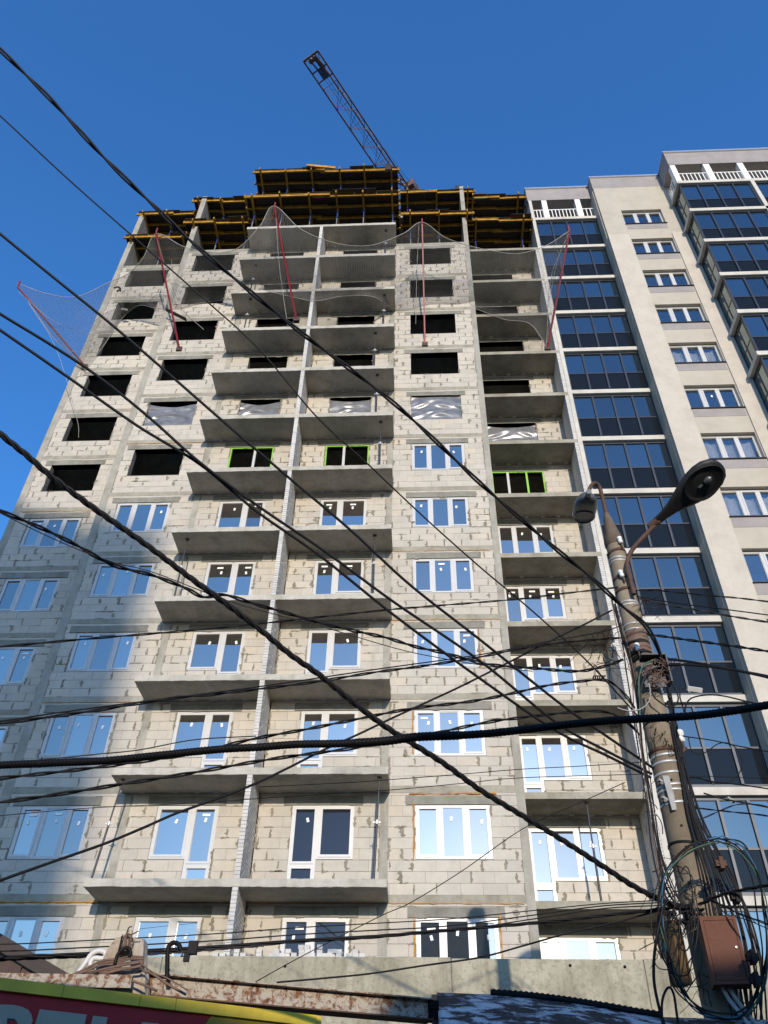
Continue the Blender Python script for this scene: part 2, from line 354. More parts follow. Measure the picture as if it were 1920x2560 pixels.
blocks = []        # (x0,x1,z0,z1,Y)
core = MB(); smear = MB(); lint = []
BH = .302
def sub(iv, a, b):
    out = []
    for (p, q) in iv:
        if b <= p or a >= q: out.append((p, q))
        else:
            if a - p > .03: out.append((p, a))
            if q - b > .03: out.append((b, q))
    return out
def ribbon(p, q, Y, wmin, wmax, n=7):      # trowelled streak of mortar with ragged sides from p to q, both (x, z)
    dx, dz = q[0]-p[0], q[1]-p[1]; L = math.hypot(dx, dz) or 1; nx, nz = -dz/L, dx/L; A = []; B = []
    for i in range(n):
        t = i/(n-1); e = .35 if i in (0, n-1) else 1
        x, z = p[0]+dx*t, p[1]+dz*t
        a, b = R.uniform(wmin, wmax)*e, R.uniform(wmin, wmax)*e
        if R.random() < .2: a *= 2.0
        if R.random() < .2: b *= 2.0
        A.append((x+nx*a, z+nz*a)); B.append((x-nx*b, z-nz*b))
    P = [(u, Y-.007, v) for u, v in A + B[::-1]]
    k = len(A); m0 = len(P)
    V_ = P + [(u, Y+.004, v) for u, _, v in P]
    F = [(i, i+1, m0-2-i, m0-1-i) for i in range(k-1)] + [(i, (i+1)%m0, m0+(i+1)%m0, m0+i) for i in range(m0)]
    smear._add(V_, F)
def panel(b, k):
    X0, X1, Y = PAN[b]; zt = 3*k + 2.8; ops = rects(b, k)
    zs = sorted({3*k, zt, *[r[2] for r in ops], *[r[3] for r in ops]}); xs = sorted({X0, X1, *[r[0] for r in ops], *[r[1] for r in ops]})
    for i in range(len(xs)-1):
        for j in range(len(zs)-1):
            xm, zm = (xs[i]+xs[i+1])/2, (zs[j]+zs[j+1])/2
            if any(r[0] < xm < r[1] and r[2] < zm < r[3] for r in ops): continue
            core.box(xs[i], xs[i+1], Y+.011, Y+.30, zs[j], zs[j+1])
    # lintel
    lx0, lx1 = min(r[0] for r in ops) - R.uniform(.18,.3), max(r[1] for r in ops) + R.uniform(.15,.3); lz0, lz1 = 3*k+2.45, 3*k+2.70
    lint.append((max(lx0, X0), min(lx1, X1), lz0, lz1, Y))
    ops2 = ops + [(lx0, lx1, lz0, lz1)]
    n = 0; z = 3*k; sp_ = R.uniform(.3, .85)
    ph = R.uniform(0, .3)
    while z < zt - .04:
        z1 = min(z + BH, zt)
        full = [(X0, X1)]
        part = []
        for (a, c, p, q) in ops2:
            if q <= z + .02 or p >= z1 - .02: continue
            full = sub(full, a, c)
            if p > z + .05: part.append((a, c, z, p))
            if q < z1 - .05: part.append((a, c, q, z1))
        segs = [(a, c, z, z1) for a, c in full] + part
        for (a, c, za, zb) in segs:
            x = X0 - .62 + (.31 if n % 2 else 0) + ph - .62; last = a
            cuts = [a]
            while x < c:
                if x > a + .07 and x < c - .07: cuts.append(x + R.uniform(-.03, .03))
                x += .622
            cuts.append(c)
            for i in range(len(cuts)-1):
                blocks.append((cuts[i]+.004, cuts[i+1]-.004, za+.004, zb-.004, Y))
                if i and zb - za > .2 and R.random() < sp_:
                    xc = cuts[i] + R.uniform(-.01,.01); e0, e1 = za + R.uniform(-.03,.08), zb + R.uniform(-.08,.03)
                    ribbon((xc, e0), (xc + R.uniform(-.025,.025), e1), Y, .01, R.choice((.026,.036,.048,.066)))
                    if R.random() < .3: zz_ = R.choice((za, zb)); ribbon((xc - R.uniform(0,.2), zz_), (xc + R.uniform(.05,.3), zz_ + R.uniform(-.01,.01)), Y, .006, .032)
            if R.random() < .3: xc = R.uniform(a, c); ribbon((xc, za), (min(xc + R.uniform(.2,.8), c), za), Y, .005, .026, 9)
            if zb - za > .15 and R.random() < .45: ribbon((a + .015, za), (a + .02, zb), Y, .012, .045)
            if zb - za > .15 and R.random() < .45: ribbon((c - .015, za), (c - .02, zb), Y, .008, .032)
        z = z1; n += 1
for k in range(1, 13):
    for b in PAN: panel(b, k)
bpart(core, 'mortar_core', M['mortar'], kind='stuff')
bpart(smear, 'smeared_mortar', M['smear'], kind='stuff')
for (a, c, p, q, Y) in lint: bpart(MB().box(a, c, Y-.008, Y+.29, p, q), 'lintel', M['lintel'])
# blocks: the 300 that show largest are objects, the rest one part
def shown(bk):
    c = Vector(((bk[0]+bk[1])/2, bk[4], (bk[2]+bk[3])/2)); d = c - CAM
    x = 960 + CF*d.dot(RT)/d.dot(FW); y = 1280 - CF*d.dot(UP)/d.dot(FW)
    vis = 0 < x < 1920 and 0 < y < 2400 and not (PANL(bk) and (bk[2] % 3) < .5 and bk[2] > 9)
    return (bk[1]-bk[0])*(bk[3]-bk[2])/d.length_squared if vis else 0
def PANL(bk): return bk[4] == 0 and -8.6 < bk[0] < -1.2
blocks.sort(key=shown, reverse=True)
cache = {}
rest = MB()
for i, (a, c, p, q, Y) in enumerate(blocks):
    y0 = Y + R.uniform(-.005, .005)
    if i < 300:
        w, h = round(c-a, 2), round(q-p, 2); key = (w, h)
        if key not in cache:
            cache[key] = MB().box(-w/2, w/2, 0, .2, -h/2, h/2).mesh('block', M['block'])
        link('block', cache[key], BLD, loc=BO + Vector(((a+c)/2, y0, (p+q)/2)))
    else: rest.box(a, c, y0, y0+.2, p, q)
bpart(rest, 'block', M['block'], kind='stuff')

# floors, balconies, columns
for k in range(1, 15):
    z0, z1 = 3*k-.2, 3*k
    f = MB()
    f.box(AX0, BX0, YA-.006, 12, z0, z1); f.box(BX0, LX1, -.006, 12, z0, z1); f.box(LX1, CX1, -.006, 12, z0, z1); f.box(CX1, 6.54, YDF, 12, z0, z1)
    bpart(f, 'floor_slab', M['fband'])
    if k >= 2:
        s = MB(); n = 60; Q = []
        for i in range(n+1):
            x = -8.79 + 7.79*i/n; j = lambda a: R.uniform(-a, a)*(1 if 0 < i < n else .3)
            Q += [(x, -.006, z0), (x, -1.25+j(.006), z0-.004+j(.007)), (x, -1.256+j(.004), z0+.012), (x, -1.252+j(.004), z1-.012), (x, -1.25+j(.005), z1+j(.007)), (x, -.006, z1)]
        F = [(i*6+a, i*6+(a+1)%6, (i+1)*6+(a+1)%6, (i+1)*6+a)[::-1] for i in range(n) for a in range(6)] + [tuple(range(6))[::-1], tuple(n*6+a for a in range(6))]
        s._add(Q, [f[::-1] for f in F])
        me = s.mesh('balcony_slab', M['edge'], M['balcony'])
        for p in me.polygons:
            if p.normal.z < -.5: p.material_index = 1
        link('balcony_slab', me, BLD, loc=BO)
# under-sides of the right hand balconies and darker interior concrete come from the slab material itself
cols = [(-16.27, -15.98, YA-.012, 5.8, 47.6-2.6), (-12.41, -12.12, -.012, 5.8, 45), (-8.72, -8.48, -.003, 5.8, 44.7), (-1.28, -1.04, -.003, 5.8, 44.7), (2.62, 2.85, -.012, 5.8, 45.2)]
for (a, c, y0, y1, zt) in cols: bpart(MB().box(a, c, y0, y1, 0, zt), 'concrete_wall', M['concrete'])
bpart(MB().box(6.42, 6.536, YD-.02, 5.8, 0, 44.7), 'concrete_wall', M['concrete'])
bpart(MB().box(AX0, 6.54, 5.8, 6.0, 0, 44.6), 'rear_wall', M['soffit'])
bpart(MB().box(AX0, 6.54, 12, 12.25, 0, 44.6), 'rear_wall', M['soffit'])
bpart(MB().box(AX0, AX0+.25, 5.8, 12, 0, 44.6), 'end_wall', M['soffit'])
# foam inserts at the root of each balcony slab
im = MB().box(-.07, .07, -.10, 0, -.012, 0).mesh('foam_insert', M['insert'])
for k in range(3, 14):
    for x in [-8.2 + i*.52 for i in range(7)] + [-4.2 + i*.52 for i in range(6)]:
        if R.random() < .85: link('foam_insert', im, BLD, loc=BO + Vector((x + R.uniform(-.08,.08), -.02, 3*k-.2)))
    for x in [3.1 + i*.6 for i in range(6)]:
        if R.random() < .85: link('foam_insert', im, BLD, loc=BO + Vector((x + R.uniform(-.1,.1), YD-.02, 3*k-.2)))
# balcony divider walls of white brick
bricks = []
def divider(x0, x1, ya, yb, k):
    z0, z1 = 3*k, 3*k+2.8
    bpart(MB().box(x0+.008, x1-.008, ya+.01, yb, z0, z1), 'partition_wall', M['mortar'])
    n = 28; h = (z1-z0)/n
    for i in range(n):
        z = z0 + i*h; y = ya
        L = .25 if i % 2 else .125; first = True
        while y < yb - .02:
            e = min(y + L, yb); bricks.append((first, k, x0, x1, y+.003, e-.004, z+.006, z+h-.007)); y = e; L = .25; first = False
for k in range(1, 13):
    divider(-4.93, -4.775, -1.25, -.012, k); divider(6.385, 6.535, YDF, YD-.025, k)
bricks.sort(key=lambda b: (not b[0], b[1])); cache = {}; rb = MB()
for i, (fr, k, x0, x1, ya, yb, z0, z1) in enumerate(bricks):
    dx = R.uniform(-.003, .003)
    if i < 300:
        key = (round(x1-x0,2), round(yb-ya,2))
        if key not in cache: cache[key] = MB().box(-key[0]/2, key[0]/2, 0, yb-ya, 0, z1-z0).mesh('brick', M['brick'])
        link('brick', cache[key], BLD, loc=BO + Vector(((x0+x1)/2+dx, ya + R.uniform(-.003,.003), z0)))
    else: rb.box(x0+dx, x1+dx, ya, yb, z0, z1)
bpart(rb, 'brick', M['brick'], kind='stuff')

# windows
stm = MB().box(-.036, .036, -.002, .002, -.062, .062).mesh('sticker', M['sticker']); stl = MB().box(-.11, .11, -.002, .002, -.035, .035).mesh('sticker', M['sticker'])
def frame_bars(mb, x0, x1, z0, z1, y, w, d): 
    mb.box(x0, x1, y, y+d, z1-w, z1); mb.box(x0, x1, y, y+d, z0, z0+w); mb.box(x0, x0+w, y, y+d, z0+w, z1-w); mb.box(x1-w, x1, y, y+d, z0+w, z1-w)
def window(parent, x0, x1, z0, z1, y, parts, fm, gm, stick=0.9, name='window', blank=False):
    """parts: (xa, xb, zbottom, sash?, transom z or None)"""
    mb = MB(); panes = []
    for (xa, xb, zb, sash, tr) in parts:
        frame_bars(mb, xa, xb, zb, z1, y, .055, .075)
        cells = [(zb+.055, z1-.055)] if tr is None else [(zb+.055, tr-.03), (tr+.03, z1-.055)]
        if tr is not None: mb.box(xa+.055, xb-.055, y, y+.075, tr-.03, tr+.03)
        for (p, q) in cells:
            if sash: frame_bars(mb, xa+.05, xb-.05, p, q, y-.018, .065, .06); g = .06
            else: frame_bars(mb, xa+.05, xb-.05, p, q, y+.014, .03, .05); g = .025
            panes.append((xa+.05+g, xb-.05-g, p+g, q-g, y+.03))
    fo = mb.build(name, fm, parent)
    if parent is BLD: fo.location = BO
    if not blank:
        for (a, c, p, q, yy) in panes:
            tilt = R.uniform(-.004, .004)
            w, h = (c-a)/2, (q-p)/2
            link('pane', MB().box(-w, w, 0, .012, -h, h).mesh('pane', gm), fo, loc=((a+c)/2, yy, (p+q)/2)).rotation_euler = (R.uniform(-.006,.006), 0, R.uniform(-.006,.006))
            if R.random() < stick and h > .3:
                s = link('sticker', stm, fo, loc=((a+c)/2 + R.uniform(-.12,.12), yy-.012, q - R.uniform(.28,.4))); s.rotation_euler = (0, R.uniform(-.3,.3), 0)
                if R.random() < .22: link('sticker', stl, fo, loc=((a+c)/2 + R.uniform(-.05,.1), yy-.012, q - .15))
    return fo
def film_sheet(x0, x1, z0, z1, y, sag):
    ph = R.uniform(0, 9)
    def fn(u, v):
        top = z1 - sag*(1 - (2*u-1)**2) ; z = z0 + (top-z0)*v
        s_ = (2*u-1)**2; w = .035*math.sin(13*(v + .25*s_) + ph) + .016*math.sin(27*(v + .3*s_) + 5*noise.noise(Vector((u*2, v*2, ph)))) + .05*noise.noise(Vector((u*4+ph, v*7+1.5*s_, ph)))
        return (x0 + (x1-x0)*u, y + w*(.3+v*(1-v)*3) , z)
    return bpart(MB().grid(fn, 26, 26), 'plastic_film', M['film'])
for k in range(1, 13):
    for b in PAN:
        r = rects(b, k); Y = PAN[b][2]; kd = kind(b, k); x0, x1 = r[0][0], r[-1][1]; zs, zt = 3*k+.94, 3*k+2.45; zd = 3*k+.04
        tr = 3*k + .78
        if b in ('A', 'B', 'C'): w = (x1-x0)/3; parts = [(x0, x0+w, zs, True, None), (x0+w, x0+2*w, zs, False, None), (x0+2*w, x1, zs, True, None)]
        elif b == 'L1': parts = [(x0, r[0][1], zs, True, None), (r[1][0], x1, zd, True, tr)]
        elif b == 'L2': parts = [(x0, r[0][1], zd, True, tr), (r[1][0], x1, zs, True, None)]
        else: parts = [(x0, r[0][1], zd, True, tr), (r[1][0], r[1][0]+.76, zs, False, None), (r[1][0]+.76, x1, zs, True, None)]
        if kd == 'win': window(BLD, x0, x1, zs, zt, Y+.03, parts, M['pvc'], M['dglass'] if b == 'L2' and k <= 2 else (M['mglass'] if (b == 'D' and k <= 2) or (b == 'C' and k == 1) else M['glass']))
        elif kd == 'green':
            mb = MB(); frame_bars(mb, x0, x1, zd, zt, Y+.02, .06, .07)
            if b == 'D': mb.box(x0+1.42, x0+1.5, Y+.02, Y+.09, zd+.06, zt-.06)
            fo = bpart(mb, 'window_frame', M['green']); xm = r[0][1] if b != 'L1' else r[1][0]
            MB().box(xm-.05, xm+.05, Y+.012, Y+.095, zd+.06, zt-.06).build('mullion', M['pvc'], fo)
        elif kd == 'film':
            film_sheet(x0, x1, zs, zt - (.0 if b == 'C' else .08), Y+.07, .0 if b == 'C' else R.uniform(.12,.25))
# orange mounting foam in some joints
for (xa, xb, z, Y, th) in [(-.45, 2.05, 8.77, 0, .05), (-1.0, 2.55, 5.79, 0, .03), (-12.1, -8.75, 5.8, 0, .05), (-12.1,-8.8, 23.79, 0, .03), (-12.1,-8.8,11.79,0,.025), (-1.0,2.6,14.79,0,.025),(-15.9,-12.5,20.79,YA,.03),(-1.0,2.5,17.79,0,.02),(-8.3,-1.3,5.79,0,.025)]:
    pts = [(xa + (xb-xa)*i/24, Y-.012, z - R.uniform(0,.012)) for i in range(25)]
    bpart(MB().tube(pts, [th*R.uniform(.25,.75) for _ in pts], 5), 'foam_seam', M['foam'])
for (x, za, zb) in [(-.33, 6.9, 8.5), (-.33, 3.9, 5.5), (1.89, 3.9, 5.5), (-.33,10.0,11.4), (1.88,12.9,14.4)]:
    pts = [(x + R.uniform(-.008,.008), -.008, za + (zb-za)*i/14) for i in range(15)]
    bpart(MB().tube(pts, [.03*R.uniform(.3,.9) for _ in pts], 5), 'foam_seam', M['foam'])

# shoring props between the balcony slabs
def prop(x, y, k, lean=0.0, label=''):
    th = thing('shoring_prop', label, 'steel prop', 'shoring props on the balconies', loc=(x, y, 3*k))
    L = 2.8; dx = lean
    P = lambda t: Vector((dx*t, 0, L*t))
    MB().tube([P(0), P(.52)], .032, 8).build('outer_tube', M['propblack'], th)
    MB().tube([P(.5), P(1)], .024, 8).build('inner_tube', M['propblack'], th)
    MB().box(-.06, .06, -.06, .06, 0, .008).build('base_plate', M['propblack'], th)
    c = MB(); c.tube([P(.53), P(.57)], .045, 8); c.box(P(.55).x-.1, P(.55).x+.1, -.012, .012, P(.55).z-.012, P(.55).z+.012); c.build('collar', M['steel'], th)
    MB().box(dx-.07, dx+.07, -.07, .07, L-.01, L-.001).build('head_plate', M['propblack'], th)
for (x, y, k, ln, lb) in [(-1.35, -1.02, 2, .1, 'dark steel prop near the right end of the balcony with two dark-looking windows'),
        (-8.75, -.95, 2, .22, 'dark leaning steel prop at the left end of the lowest fully visible balcony'),
        (4.7, .72, 2, 0, 'dark steel prop in front of the bright sky-reflecting balcony door'),
        (-1.6, -.9, 5, 0, 'dark steel prop at the right end of the balcony on the fifth row of windows'),
        (-8.3, -.85, 5, 0, 'dark steel prop at the left end of the balcony on the fifth row of windows'),
        (-1.5, -.9, 7, 0, 'steel prop beside the right green-framed opening'),
        (-1.7, -.9, 8, 0, 'steel prop beside the film-covered opening on the right half of the balconies'),
        (-1.85, -.9, 9, 0, 'steel prop on the balcony just above the film-covered openings'),
        (-1.5, -.9, 10, 0, 'steel prop two balconies above the film-covered openings'),
        (-7.9, -.9, 10, 0, 'steel prop on the left half, two balconies above the film-covered openings'),
        (-8.0, -.9, 11, 0, 'steel prop on the left half, three balconies above the film-covered openings'),
        (-1.5, -.9, 12, 0, 'steel prop under the topmost balcony slab')]: prop(x, y, k, ln, lb)

# concrete podium wall in front, with loose white bricks on it
pod = thing('podium_wall', 'stained grey concrete podium wall along the foot of the unfinished block', 'wall', loc=(0,-1.6,GZ))
px = [-24, -12.2, -6.3, .55, 5.0, 12.5, 20]
for i in range(len(px)-1):
    MB().box(px[i]+.012, px[i+1]-.012, -.0 + (i%2)*.004, .25, 0, 4.085-GZ + (i%3)*.012).build('wall_panel', M['podium'], pod)
MB().box(-24, 20, .02, .24, 0, 4.05-GZ).build('wall_core', M['soffit'], pod)
for (x, z) in [(-3.35,3.9),(4.55,3.93),(3.3,3.95),(-6.1,3.8),(3.6,2.9)]:
    MB().tube([(x, .006, z-GZ), (x, -.006, z-GZ)], .035, 8, smooth=False).build('painted_tie_hole', M['hole'], pod)  # solid dark disc, the shade of the hole painted on
bm_ = MB().box(-.066,.066,0,.25,0,.088).mesh('loose_brick', M['brick']); bm2 = MB().box(-.125,.125,0,.12,0,.088).mesh('loose_brick', M['brick'])
bm3 = MB().box(-.125,.125,0,.2,0,.03).mesh('thin_tile', M['brick'])
nb = [0]
ORD = ['first','second','third','fourth','fifth','sixth','seventh','eighth','ninth','tenth','eleventh','twelfth','thirteenth','fourteenth','fifteenth','sixteenth','seventeenth','eighteenth','nineteenth','twentieth','twenty-first','twenty-second','twenty-third']
def lbrick(x, lvl, flatb=False, pos=''):
    o = link('loose_brick', bm2 if flatb else bm_, loc=(x, -1.52 + R.uniform(-.03,.03), 4.117 + lvl*.09)); o.rotation_euler = (0, 0, R.uniform(-.12,.12))
    tag(o, pos, 'brick', 'loose white bricks on the podium wall')
for i in range(14):
    o = link('coping_tile', bm3, loc=(-4.3 + i*.265, -1.57, 4.1 - .008)); tag(o, ORD[i] + ' thin white brick slip from the left along the podium wall top', 'brick', 'row of thin brick slips on the wall top')
stacks = sorted([(x, n) for x, n in [(-5.05,1),(-4.9,1),(-4.55,2),(-4.4,1)]] + [(-4.08 + .002114*x, n) for (x, n) in [(30,2),(170,1),(228,2),(296,1),(352,2),(430,1),(505,3),(572,3),(634,1),(710,3),(772,1),(836,2),(862,2),(930,2),(1040,1),(1120,2),(1195,1)]])
for i, (x, n) in enumerate(stacks):
    for l in range(n):
        w = 'lone white brick forming' if n == 1 else ['bottom', 'top' if n == 2 else 'middle', 'top'][l] + ' white brick of'
        lbrick(x + R.uniform(-.015,.015), l, False, w + ' the ' + ORD[i] + ' brick stack from the left on the podium wall')

# ------------------------------------------------------------------ finished apartment block on the right
NB = thing('finished_apartment_block', 'finished beige apartment block with dark glazed loggias and white railings at the top', 'apartment block', loc=(0,0,GZ))
def npart(mb, name, mats, parent=None, **kw):
    o = mb.build(name, mats, parent or NB, **kw)
    if parent is None: o.location = BO
    return o
def curtain(x0, x1, z0, z1, y):
    def fn(u, v): return (x0+(x1-x0)*u, y + .03*math.sin(u*38)+.015*math.sin(u*91), z0+(z1-z0)*v*(1-.12*abs(math.sin(u*3))))
    npart(MB().grid(fn, 60, 2), 'curtain', M['curtain'])
GX0, GX1, YW, RX0, YR = 6.72, 10.15, -.1, 14.09, -1.42
NF = 14
npart(MB().box(6.545, 6.715, YDF, 3, GZ, 44.1), 'pilaster', M['band'])
w = MB(); w.box(GX1+.02, 11.28, YW, 3, GZ, 44.2); w.box(13.42, 30, YW, 3, GZ, 44.2)
zprev = GZ
for k in range(1, 14):
    w.box(11.28, 13.42, YW, 3, zprev, 3*k+1.08); zprev = 3*k+2.6
w.box(11.28, 13.42, YW, 3, zprev, 44.2)
npart(w, 'wall', M['plaster2'])
npart(MB().box(GX1, 11.22, YW-.06, 2.9, GZ, 39.03), 'pier', M['plaster']); npart(MB().box(13.46, 14.4, YW-.06, 2.9, GZ, 39.03), 'pier', M['plaster'])
npart(MB().box(GX1, RX0+.1, YW-.004, 3, 44.203, 45.4), 'parapet', M['grey'])
npart(MB().box(GX1-.06, RX0, YW-.08, 3, 45.403, 45.5), 'parapet_cap', M['cap'])
npart(MB().box(6.5, GX1-.003, YDF+.0, 3, 44.1, 45.4), 'parapet', M['grey'])
npart(MB().box(6.44, GX1-.07, YDF-.08, 3, 45.403, 45.5), 'parapet_cap', M['cap'])
npart(MB().box(6.72, GX1-.003, 2.4, 2.6, GZ, 44.1), 'loggia_rear_wall', M['grey'])
npart(MB().box(GX1-.03, GX1+.017, YDF-.4, 2.4, GZ, 44.15), 'loggia_side_wall', M['plaster2'])
npart(MB().box(11.0, 13.7, 1.3, 1.4, GZ, 44.1), 'room_rear_wall', M['grey'])
for k in range(1, 14):
    z = 3*k
    wd = (13.42-11.28)/3
    parts = [(11.28+i*wd, 11.28+(i+1)*wd, z+1.1, i == 1, None) for i in range(3)]
    wo = window(NB, 11.28, 13.42, z+1.1, z+2.58, YW+.17, parts, M['pvc'], M['wglass'], .12)
    wo.location = BO
    if k in (13, 9, 7, 6, 4): curtain(11.34, 13.36, z+1.12, z+(2.5 if k != 13 else 1.75), YW+.42)
    MB().box(11.25, 13.45, YW-.075, YW+.17, z+1.06, z+1.095).build('window_sill', M['anth'], wo)
    npart(MB().box(11.29, 13.41, YW-.01, YW+.05, z+.58, z+1.055), 'grey_spandrel', M['grey'])
def glazing(x0, x1, n, z0, z1, ztr, y, parent, side=False):
    """glazed loggia front: dark frame, panes above and below the transom"""
    fm = MB(); frame_bars(fm, x0, x1, z0, z1, y, .07, .08)
    st = (x1-x0)/n
    for i in range(1, n): fm.box(x0+i*st-.04, x0+i*st+.04, y-.03, y+.08, z0+.07, z1-.07)
    fm.box(x0+.07, x1-.07, y+.012, y+.07, ztr-.03, ztr+.03)
    fo = fm.build('loggia_glazing', M['anth'], parent); fo.location = BO
    for i in range(n):
        a, c = x0+i*st+.045, x0+(i+1)*st-.045
        for (p, q, gm) in ((z0+.07, ztr-.03, M['bglass2']), (ztr+.03, z1-.07, M['bglass'])):
            w, h = (c-a)/2, (q-p)/2
            link('pane', MB().box(-w, w, 0, .012, -h, h).mesh('pane', gm), fo, loc=((a+c)/2, y+.035, (p+q)/2)).rotation_euler = (R.uniform(-.004,.004), 0, R.uniform(-.004,.004))
    return fo
for k in range(1, 14):
    z = 3*k
    glazing(GX0, GX1-.03, 4, z+.2, z+2.86, z+1.42, YDF+.12, NB)
    b = MB(); b.box(GX0-.004, GX1-.03, YDF-.0, 2.4, z-.1, z+.14)
    npart(b, 'floor_band', M['band'])
    npart(MB().box(GX0, GX1-.03, YDF+.06, YDF+.3, z+.143, z+.2), 'flashing', M['anth'])
npart(MB().box(GX0-.004, GX1-.03, YDF, 2.4, 41.9, 42.14), 'floor_band', M['band'])
for k in range(5, 14):
    z = 3*k
    for (a, c, n) in ((RX0+.12, 17.9, 4), (18.16, 22.0, 4)): glazing(a, c, n, z+.16, z+2.84, z+1.25, YR+.1, NB)
    npart(MB().box(RX0, 24, YR, YW+.02, z-.14, z+.12), 'floor_band', M['band'])
    # glazed left flank of the projecting loggia
    fm = MB()
    ys = [YR+.24, (YR+YW)/2+.1, YW-.08]
    for y in ys: fm.box(RX0+.14, RX0+.2, y-.035, y+.035, z+.16, z+2.84)
    for zz in (z+.16, z+1.25, z+2.78): fm.box(RX0+.145, RX0+.195, ys[0]+.035, ys[2]-.035, zz, zz+.055)
    fo = npart(fm, 'loggia_flank', M['anth'])
    for i in range(2):
        for (p, q, gm) in ((z+.22, z+1.25, M['bglass']), (z+1.31, z+2.78, M['bglass'])):
            MB().box(RX0+.16, RX0+.172, ys[i]+.035, ys[i+1]-.035, p, q).build('pane', gm, fo)
npart(MB().box(RX0, 24, YR, YW+.02, 41.86, 42.12), 'floor_band', M['band'])
npart(MB().box(17.93, 18.13, YR-.0, YW, 14, 41.85), 'pilaster', M['band'])
npart(MB().box(RX0+.3, 24, YW-.06, YW-.01, 14, 41.8), 'loggia_rear_wall', M['plaster2'])
npart(MB().box(RX0, 30, YR, 3, 44.0, 45.4), 'parapet', M['grey']); npart(MB().box(RX0-.06, 30, YR-.08, 3, 45.403, 45.5), 'parapet_cap', M['cap'])
def railing(x0, x1, y, z):
    fo = MB().box(x0, x1, y, y+.05, z+.92, z+.98).build('railing', M['white'], NB); fo.location = BO
    n = max(1, round((x1-x0)/.21)); st = (x1-x0)/n
    bm = MB().box(-.022, .022, 0, .04, 0, .8).mesh('baluster', M['white'])
    for i in range(n+1): link('baluster', bm, fo, loc=(x0+i*st, y+.005, z+.12))
post = lambda x0, x1, y, y1=None: npart(MB().box(x0, x1, y, (y1 or y+.3), 42.13, 44.1), 'attic_post', M['white'])
for (a, c) in ((7.28, 7.56), (9.16, 9.46)): post(a, c, YDF+.02)
for (a, c) in ((GX0, 7.28), (7.56, 9.16), (9.46, 10.12)): railing(a, c, YDF+.06, 42.13)
for (a, c) in ((RX0+.05, 14.42), (15.94, 16.27), (17.78, 18.1), (19.6, 19.9), (21.4, 21.7)): post(a, c, YR+.03)
for (a, c) in ((14.42, 15.94), (16.27, 17.78), (18.1, 19.6), (19.9, 21.4)): railing(a, c, YR+.08, 42.13)
fo = npart(MB().box(RX0+.06, RX0+.11, YR+.33, YW-.1, 43.05, 43.11), 'railing', M['white'])
for i in range(5): MB().box(RX0+.065, RX0+.105, YR+.4+i*.2, YR+.44+i*.2, 42.25, 43.05).build('baluster', M['white'], fo)
# ------------------------------------------------------------------ slab formwork on the two topmost levels
def formwork(label, x0, x1, y0, lvl, depth=3.6, ny=0, zoff=0.0):
    zt = 3*lvl - .2 + zoff
    th = thing('slab_formwork', label, 'formwork', 'timber formwork tables under the topmost floor slabs', loc=(x0, y0, zt))
    Wd = x1-x0
    n = max(2, round(Wd/1.25)); x = -.05
    for i in range(n):
        st = (Wd+.1)/n; o = R.uniform(-.1, .12)
        MB().box(x+.004, x+st-.004, o, depth, -.024 + (i%2)*.002, 0).build('plywood_sheet', M['ply'], th); x += st
    MB().box(.05, Wd-.05, .25, depth, .003, .19).build('poured_slab', M['edge'], th)
    # beams along the facade
    yb = [.06 + R.uniform(-.04,.04), .72, 1.35, 2.0, 2.6, 3.2]
    for j, y in enumerate(yb):
        segs = [(-.16, Wd*.52 + R.uniform(-.3,.3)), (Wd*.45 + R.uniform(-.2,.2), Wd+.14)]
        for s, (a, c) in enumerate(segs):
            d = s*.085; b = MB()
            b.box(a, c, y+d, y+d+.08, -.23, -.19); b.box(a, c, y+d+.026, y+d+.054, -.19, -.068); b.box(a, c, y+d, y+d+.08, -.068, -.028)
            o = b.build('timber_beam', M['yellow'], th)
            o.rotation_euler = (0, R.uniform(-.006,.006), R.uniform(-.012,.012))
    # beams across, on props
    nx = ny or max(2, round(Wd/1.35))
    for i in range(nx):
        xx = .35 + i*(Wd-.7)/(nx-1) + R.uniform(-.12,.12); b = MB(); ya = -.12 + R.uniform(-.12,.08)
        b.box(xx-.04, xx+.04, ya, depth-.2, -.43, -.39); b.box(xx-.014, xx+.014, ya, depth-.2, -.39, -.272); b.box(xx-.04, xx+.04, ya, depth-.2, -.272, -.232)
        b.build('timber_beam', M['yellow'], th)
        for (yy, sk) in ((1.1 + R.uniform(-.15,.15), .0), (2.7, 0)):
            p = MB(); L = 2.8 - .43
            p.cm = 0; p.tube([(xx, yy, -.43), (xx + R.uniform(-.03,.03), yy, -1.2)], .024, 7); p.box(xx-.09, xx+.09, yy-.06, yy+.06, -.438, -.43)
            p.box(xx-.05, xx-.042, yy-.05, yy+.05, -.43, -.33); p.box(xx+.042, xx+.05, yy-.05, yy+.05, -.43, -.33)
            p.cm = 1; p.tube([(xx, yy, -1.2), (xx, yy, -L-.43+.02)], .032, 7); p.box(xx-.07, xx+.07, yy-.07, yy+.07, -L-.43+.01, -L-.43+.02)
            p.tube([(xx, yy, -1.2), (xx, yy, -1.28)], .05, 7)
            p.build('steel_prop', [M['propblue'], M['prop']], th)
    # edge board
    MB().box(-.03, .0, .1, depth, -.2, .12).build('edge_board', M['ply'], th); MB().box(Wd, Wd+.03, .1, depth, -.2, .12).build('edge_board', M['ply'], th)
    return th
formwork('lower formwork table at the far left end of the roof line', -16.35, -12.62, YA-.3, 14)
formwork('upper formwork table at the far left end of the roof line', -16.3, -12.7, YA-.1, 15)
formwork('lower formwork table between the far left bay and the raised central part', -12.75, -9.25, -.32, 14)
formwork('upper formwork table between the far left bay and the raised central part', -12.85, -9.45, -.05, 15)
